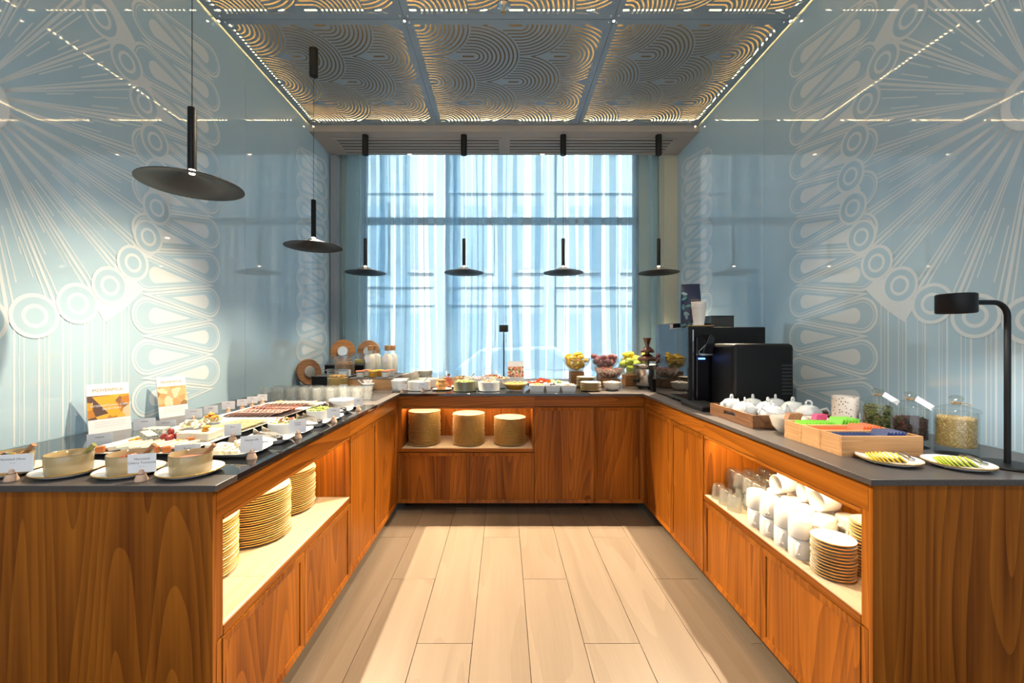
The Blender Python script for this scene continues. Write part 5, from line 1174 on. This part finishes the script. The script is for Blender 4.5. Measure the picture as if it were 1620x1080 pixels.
# wooden tray with teapots
tr = T('wooden_tray', 'walnut tray with handle slots carrying the white teapots', 'tray', (1.36, 2.085, CT)); a, b_, h = .215, .195, .06
B().box(-a, a, -b_, b_, 0, .010).obj('tray_base', WALN, tr, smooth=False)
B().box(-a, a, -b_, -b_+.012, .010, h).obj('tray_side', WALN, tr, smooth=False); B().box(-a, a, b_-.012, b_, .010, h).obj('tray_side', WALN, tr, smooth=False)
for s_ in (-1, 1):
    x0, x1 = (-a, -a+.012) if s_ < 0 else (a-.012, a); q = B(); q.box(x0, x1, -b_+.012, b_-.012, .010, .025).box(x0, x1, -b_+.012, b_-.012, .045, h).box(x0, x1, -b_+.012, -.055, .025, .045).box(x0, x1, .055, b_-.012, .025, .045); q.obj('tray_handle_side', WALN, tr, smooth=False)
POT = col('teapot_white', (.72, .75, .76), .12, coat=.5)
def teapot(label, loc, rz):
    r = T('teapot', label, 'teapot', loc, rz, 'white round teapots'); r.scale = (.88, .88, .92)
    B().lathe([(0, 0), (.036, 0), (.05, .010), (.064, .036), (.060, .062), (.042, .080), (.030, .084)], 36).obj('pot_body', POT, r, ang=60)
    ld = B().lathe([(.044, .079), (.038, .086), (.015, .093), (0, .094)], 28).obj('pot_lid', POT, r)
    B().tube([(-.012, 0, .090), (-.014, 0, .104), (-.006, 0, .114), (.006, 0, .114), (.014, 0, .104), (.012, 0, .090)], [.005]*6, 8).obj('lid_loop', POT, ld)
    B().tube([(-.050, 0, .070), (-.078, 0, .082), (-.092, 0, .062), (-.084, 0, .034), (-.058, 0, .022)], [.006, .0065, .0065, .006, .005], 10).obj('pot_handle', POT, r)
    B().tube([(.052, 0, .036), (.075, 0, .052), (.090, 0, .078)], [.017, .011, .008], 12).obj('pot_spout', POT, r); return r
t0 = None
for (x, y, a, lab) in ((1.2225, 2.205, -2.52, 'white teapot at the tray end beside the coffee drip tray'), (1.222, 2.084, 1.08, 'white teapot with its handle turned over the tray slot'), (1.283, 1.962, 0.26, 'white teapot with big loop handle at the tray front'), (1.34, 2.085, 0.69, 'white teapot in the middle of the walnut tray'), (1.337, 2.206, 0.79, 'white teapot at the tray rear before the milk cooler'), (1.467, 1.976, 2.36, 'white teapot behind the sugar sachets'), (1.471, 2.092, 0.54, 'white teapot nearest the glass wall on the tray'), (1.457, 2.204, 0.83, 'white teapot in the tray corner with spout raised')):
    z = CT+.0100
    lab = lab.replace('nearest the', 'close to the')
    if t0 is None: t0 = teapot(lab, (x, y, z), a)
    else: copy_tree(t0, loc=(x, y, z), rz=a, label=lab)
copy_tree(t0, loc=(1.66, 1.99, CT), rz=-2.6, label='white teapot on the worktop behind the speckled cup')
# sugar bowl, sachets, speckled cup
rim_bowl('cream bowl with brown rim holding sugar sachets', (1.247, 1.797, CT), (0, 0, 0), .074, .070, CREAM, BROWNRIM, 'sugar_bowl', None, .45, .85)
rim_bowl('cream bowl with brown rim holding pink sachets', (1.387, 1.825, CT), (0, 0, 0), .062, .060, CREAM, BROWNRIM, 'sweetener_bowl', None, .45, .85)
def sachet_mesh(w_, h, m, m2): 
    b = B(); b.box(-w_/2, w_/2, -.002, .002, 0, h*.5, 0).box(-w_/2, w_/2, -.002, .002, h*.5, h, 1); return b.mesh('sachet', [m, m2], smooth=False)
SBR = sachet_mesh(.03, .080, PAPER, col('sachet_brown', (.30, .15, .07), .5)); SPK = sachet_mesh(.030, .070, PAPER, col('sachet_pink', (.70, .10, .25), .5))
for k in range(8): tag(link('sugar_sachet', SBR, None, (1.247-.030+.0075*k, 1.797, CT+.0115), (.34, 0, PI/2+random.uniform(-.05, .05))), 'brown and white sugar sachet standing in the brown-rimmed bowl', 'sachet', 'sugar sachets in the bowl')
for k in range(7): tag(link('sweetener_sachet', SPK, None, (1.387-.024+.0072*k, 1.825, CT+.0105), (.30, 0, PI/2+random.uniform(-.05, .05))), 'pink sweetener sachet standing in the bowl beside the speckled cup', 'sachet', 'pink sachets in the bowl')
m = pm('terrazzo_glaze', (.74, .66, .58), .35); nt = m.node_tree; v = nt.nodes.new('ShaderNodeTexVoronoi'); v.inputs['Scale'].default_value = 85; tc = nt.nodes.new('ShaderNodeTexCoord'); rr_ = nt.nodes.new('ShaderNodeValToRGB')
rr_.color_ramp.elements[0].position = .20; rr_.color_ramp.elements[0].color = (.14, .09, .06, 1); rr_.color_ramp.elements[1].position = .27; rr_.color_ramp.elements[1].color = (.74, .66, .58, 1)
nt.links.new(tc.outputs['Object'], v.inputs['Vector']); nt.links.new(v.outputs['Distance'], rr_.inputs[0]); nt.links.new(rr_.outputs[0], nt.nodes['Principled BSDF'].inputs['Base Color'])
o = B().lathe([(0, 0), (.044, 0), (.047, .003), (.047, .157), (.0465, .160), (.043, .159), (.042, .008), (0, .006)], 36).obj('speckled_cup', m, None, (1.495, 1.80, CT), ang=40); tag(o, 'tall speckled stoneware cup beside the glass tea jars', 'cup')
# tea boxes
TB = 'oak tea boxes in a row'
cols3 = [('blue', (.010, .035, .16), 1.430), ('orange', (.75, .13, .03), 1.528), ('green', (.20, .62, .05), 1.626)]
for nm_, c3, y0 in cols3:
    r = T('tea_box', f'open oak tea box of {nm_} sachets', 'box', (1.318, y0+.048, CT), 0, TB); a, b_, h = .142, .048, .070
    B().box(-a, a, -b_, b_, 0, .008).obj('box_base', OAK, r, smooth=False)
    for (x0, x1, yy0, yy1, mt) in ((-a, a, -b_, -b_+.009, OAK), (-a, a, b_-.009, b_, OAK), (-a, -a+.009, -b_+.009, b_-.009, OAKY), (a-.009, a, -b_+.009, b_-.009, OAKY)): B().box(x0, x1, yy0, yy1, .008, h).obj('box_side', mt, r, smooth=False)
    me = sachet_mesh(.066, .060, col('sachet_'+nm_, c3, .4), col('sachet_'+nm_, c3, .4))
    n = 16
    for k in range(n):
        up = k > n-7; x = 1.318-.120+.0125*k
        o = link('tea_sachet', me, None, (x, y0+.048, CT+.0092), (.20 if not up else .42, 0, PI/2+random.uniform(-.04, .04)))
        o.scale = (1, 1, (1.30 if up else 1.0)*(1.12 if nm_ == 'green' else 1)); tag(o, f'{nm_} tea sachet filed in its oak box', 'sachet', f'{nm_} tea sachets')
# tea jars
def teajar(label, x, y, r_, h, mats, fillh, what, grain, n, tagged):
    r = T('tea_jar', label, 'jar', (x, y, CT), 0, 'glass tea jars with knob lids')
    B().lathe([(0, 0), (r_*.98, 0), (r_, .004), (r_*.97, .014), (r_*.96, .022), (r_, .03), (r_, h-.01), (r_*.97, h), (r_*.93, h), (r_*.94, .03), (0, .022)], 44).obj('jar_body', GLASS, r, ang=50)
    ld = B().lathe([(r_*1.08, h-.002), (r_*1.10, h+.004), (r_*1.05, h+.010), (r_*.6, h+.020), (.010, h+.027)], 44).obj('jar_lid', GLASS, r, ang=50)
    B().lathe([(.009, h+.024), (.008, h+.030), (.017, h+.038), (.020, h+.047), (.014, h+.056), (0, h+.059)], 24).obj('lid_knob', thin_glass('glass_knob', (.92, .95, .94), k=2.4, haze=.1), ld)
    B().tube([(.011*math.cos(t), .011*math.sin(t), h+.030+.002*math.sin(3*t)) for t in np.linspace(0, 2*PI, 14, endpoint=False)], .002, 6, closed=True).tube([(.012, -.004, h+.031), (.026, -.012, h+.030), (.036, -.016, h+.022)], .0015, 6).tube([(-.010, -.006, h+.031), (-.022, -.012, h+.037), (-.034, -.010, h+.034)], .0015, 6).obj('jute_string', col('jute', (.42, .26, .12), .8), ld)
    if tagged: B().prism([(-.015, -.028), (.015, -.028), (.015, .028), (-.015, .028)], -.0004, .0004, M=Matrix.Translation((.024, -.030, h+.018)) @ Matrix.Rotation(.9, 4, 'X') @ Matrix.Rotation(.7, 4, 'Z')).obj('paper_tag', PAPER, ld, smooth=False)
    contents(what, 'tea', (x, y, CT), mats, lambda b: (b.lathe([(0, .023), (r_*.925-grain*1.1, .032), (r_*.925-grain*1.1, fillh), (0, fillh+.006)], 36, mi=0), [b.blob(((r_*.925-grain*1.2)*math.cos(t), (r_*.925-grain*1.2)*math.sin(t), z), grain*random.uniform(.5, 1.2), grain*random.uniform(.5, 1.2), grain*random.uniform(.4, 1), 5, 4, random.randrange(len(mats))) for t, z in ((random.uniform(0, 6.28), random.uniform(.034, fillh)) for _ in range(n))], scatter(b, r_*.92-grain*1.5, n//4, grain, lambda q: fillh+.004, len(mats), 5, .6)), 'loose_tea')
teajar('glass jar of green leaf tea with tagged knob lid beside the speckled cup', 1.550, 1.700, .055, .150, [col('tea_green', (.13, .14, .04), .8), col('tea_green_b', (.24, .23, .08), .8), col('tea_green_c', (.05, .06, .02), .8)], .126, 'curled green tea leaves filling a glass jar', .007, 420, True)
teajar('glass jar of dark black tea with tagged knob lid between the other jars', 1.556, 1.573, .055, .150, [col('tea_black', (.030, .018, .015), .8), col('tea_black_b', (.075, .03, .03), .8)], .105, 'dark black tea leaves in a glass jar', .0045, 500, True)
teajar('glass jar of golden herbal seeds with knob lid beside the black lamp', 1.602, 1.455, .056, .152, [col('tea_gold', (.46, .31, .11), .8, noise=(400, .4, (.30, .19, .06))), col('tea_gold_b', (.62, .46, .20), .8)], .128, 'golden herbal seeds filling a glass jar', .0024, 1300, False)
# citrus plates
pl = plate_mesh(.086, .017, GOLD, WHITE)
LP, LF, LR = col('lemon_pulp', (.86, .66, .10), .3), col('citrus_pith', (.86, .83, .62), .5), col('lemon_rind', (.84, .56, .02), .4)
MP, MR = col('lime_pulp', (.66, .70, .16), .3), col('lime_rind', (.40, .48, .03), .4)
def halfslice(p_, rind):
    b = B(); n = 12; t = .005
    for (r0, r1, mi) in ((0, .024, 0), (.024, .0285, 1), (.0285, .0305, 2)):
        vs = []; fs = []
        for k in range(n+1):
            a = PI*k/n
            for rr in (r0, r1):
                for y in (-t/2, t/2): vs.append((rr*math.cos(a), y, rr*math.sin(a)))
        for k in range(n):
            o = k*4; fs += [(o, o+2, o+6, o+4), (o+1, o+5, o+7, o+3), (o+2, o+3, o+7, o+6)]
        b.add(vs, fs, mi)
    return b.mesh('citrus_slice', [p_, LF, rind], smooth=False)
def citrus(x0, y0, what, me, n):
    o = link('oval_plate', pl, None, (x0, y0, CT)); tag(o, f'white gold-rimmed plate of {what} slices at the worktop edge', 'plate', 'citrus plates')
    for k in range(n):
        t = k/(n-1); tag(link(what+'_slice', me, None, (x0-.052+.100*t, y0-.004+.012*math.sin(PI*t), CT+.006), (-.75, .0, 1.0)), f'{what} half slice fanned on its gold-rimmed plate', what, what+' slices')
    tg = T('mini_tongs', f'small steel tongs lying across the {what} slices', 'tongs', (x0+.034, y0-.030, CT+.022), 1.25)
    for s_ in (-1, 1): B().tube([(-.02, s_*.004, 0), (.02, s_*.009, .006), (.06, s_*.010, .004)], [.003, .003, .005], 8).obj('tong_arm', STEEL, tg)
    B().box(-.026, -.014, -.008, .008, -.004, .006).obj('spring_bend', STEEL, tg, bevel=.002)
citrus(1.275, 1.362, 'lemon', halfslice(LP, LR), 8)
citrus(1.452, 1.315, 'lime', halfslice(MP, MR), 8)
# black desk lamp
lp = T('desk_lamp', 'black desk lamp with bent stem and drum head beside the glass jars', 'lamp', (1.612, 1.315, CT))
B().lathe([(0, 0), (.069, 0), (.072, .004), (.069, .009), (0, .011)], 44).obj('lamp_base', BLACK, lp)
pts = [(0, 0, .008), (0, 0, .48)]+[(-.045+.045*math.cos(t), 0, .48+.045*math.sin(t)) for t in np.linspace(.2, PI/2, 7)]+[(-.11, 0, .525)]
B().tube(pts, .008, 12).obj('lamp_stem', BLACK, lp)
B().lathe([(0, .552), (.045, .552), (.048, .549), (.048, .494), (.045, .490), (.042, .496), (0, .500)], 36, c=(-.165, 0, 0)).obj('lamp_head', BLACK, lp, ang=40)
B().lathe([(0, .497), (.030, .497)], 20, c=(-.165, 0, 0)).obj('lamp_diffuser', LEDN, lp); B().lathe([(0, 0), (.006, .0), (.006, .014), (0, .014)], 12, M=Matrix.Translation((-.122, 0, .525)) @ Matrix.Rotation(PI/2, 4, 'Y')).obj('head_joint', STEEL, lp)
light('desk_lamp_bulb', 'SPOT', (-.165, 0, .485), 9, (1, .95, .88), size=.03, spot=math.radians(160), blend=.5, parent=lp)
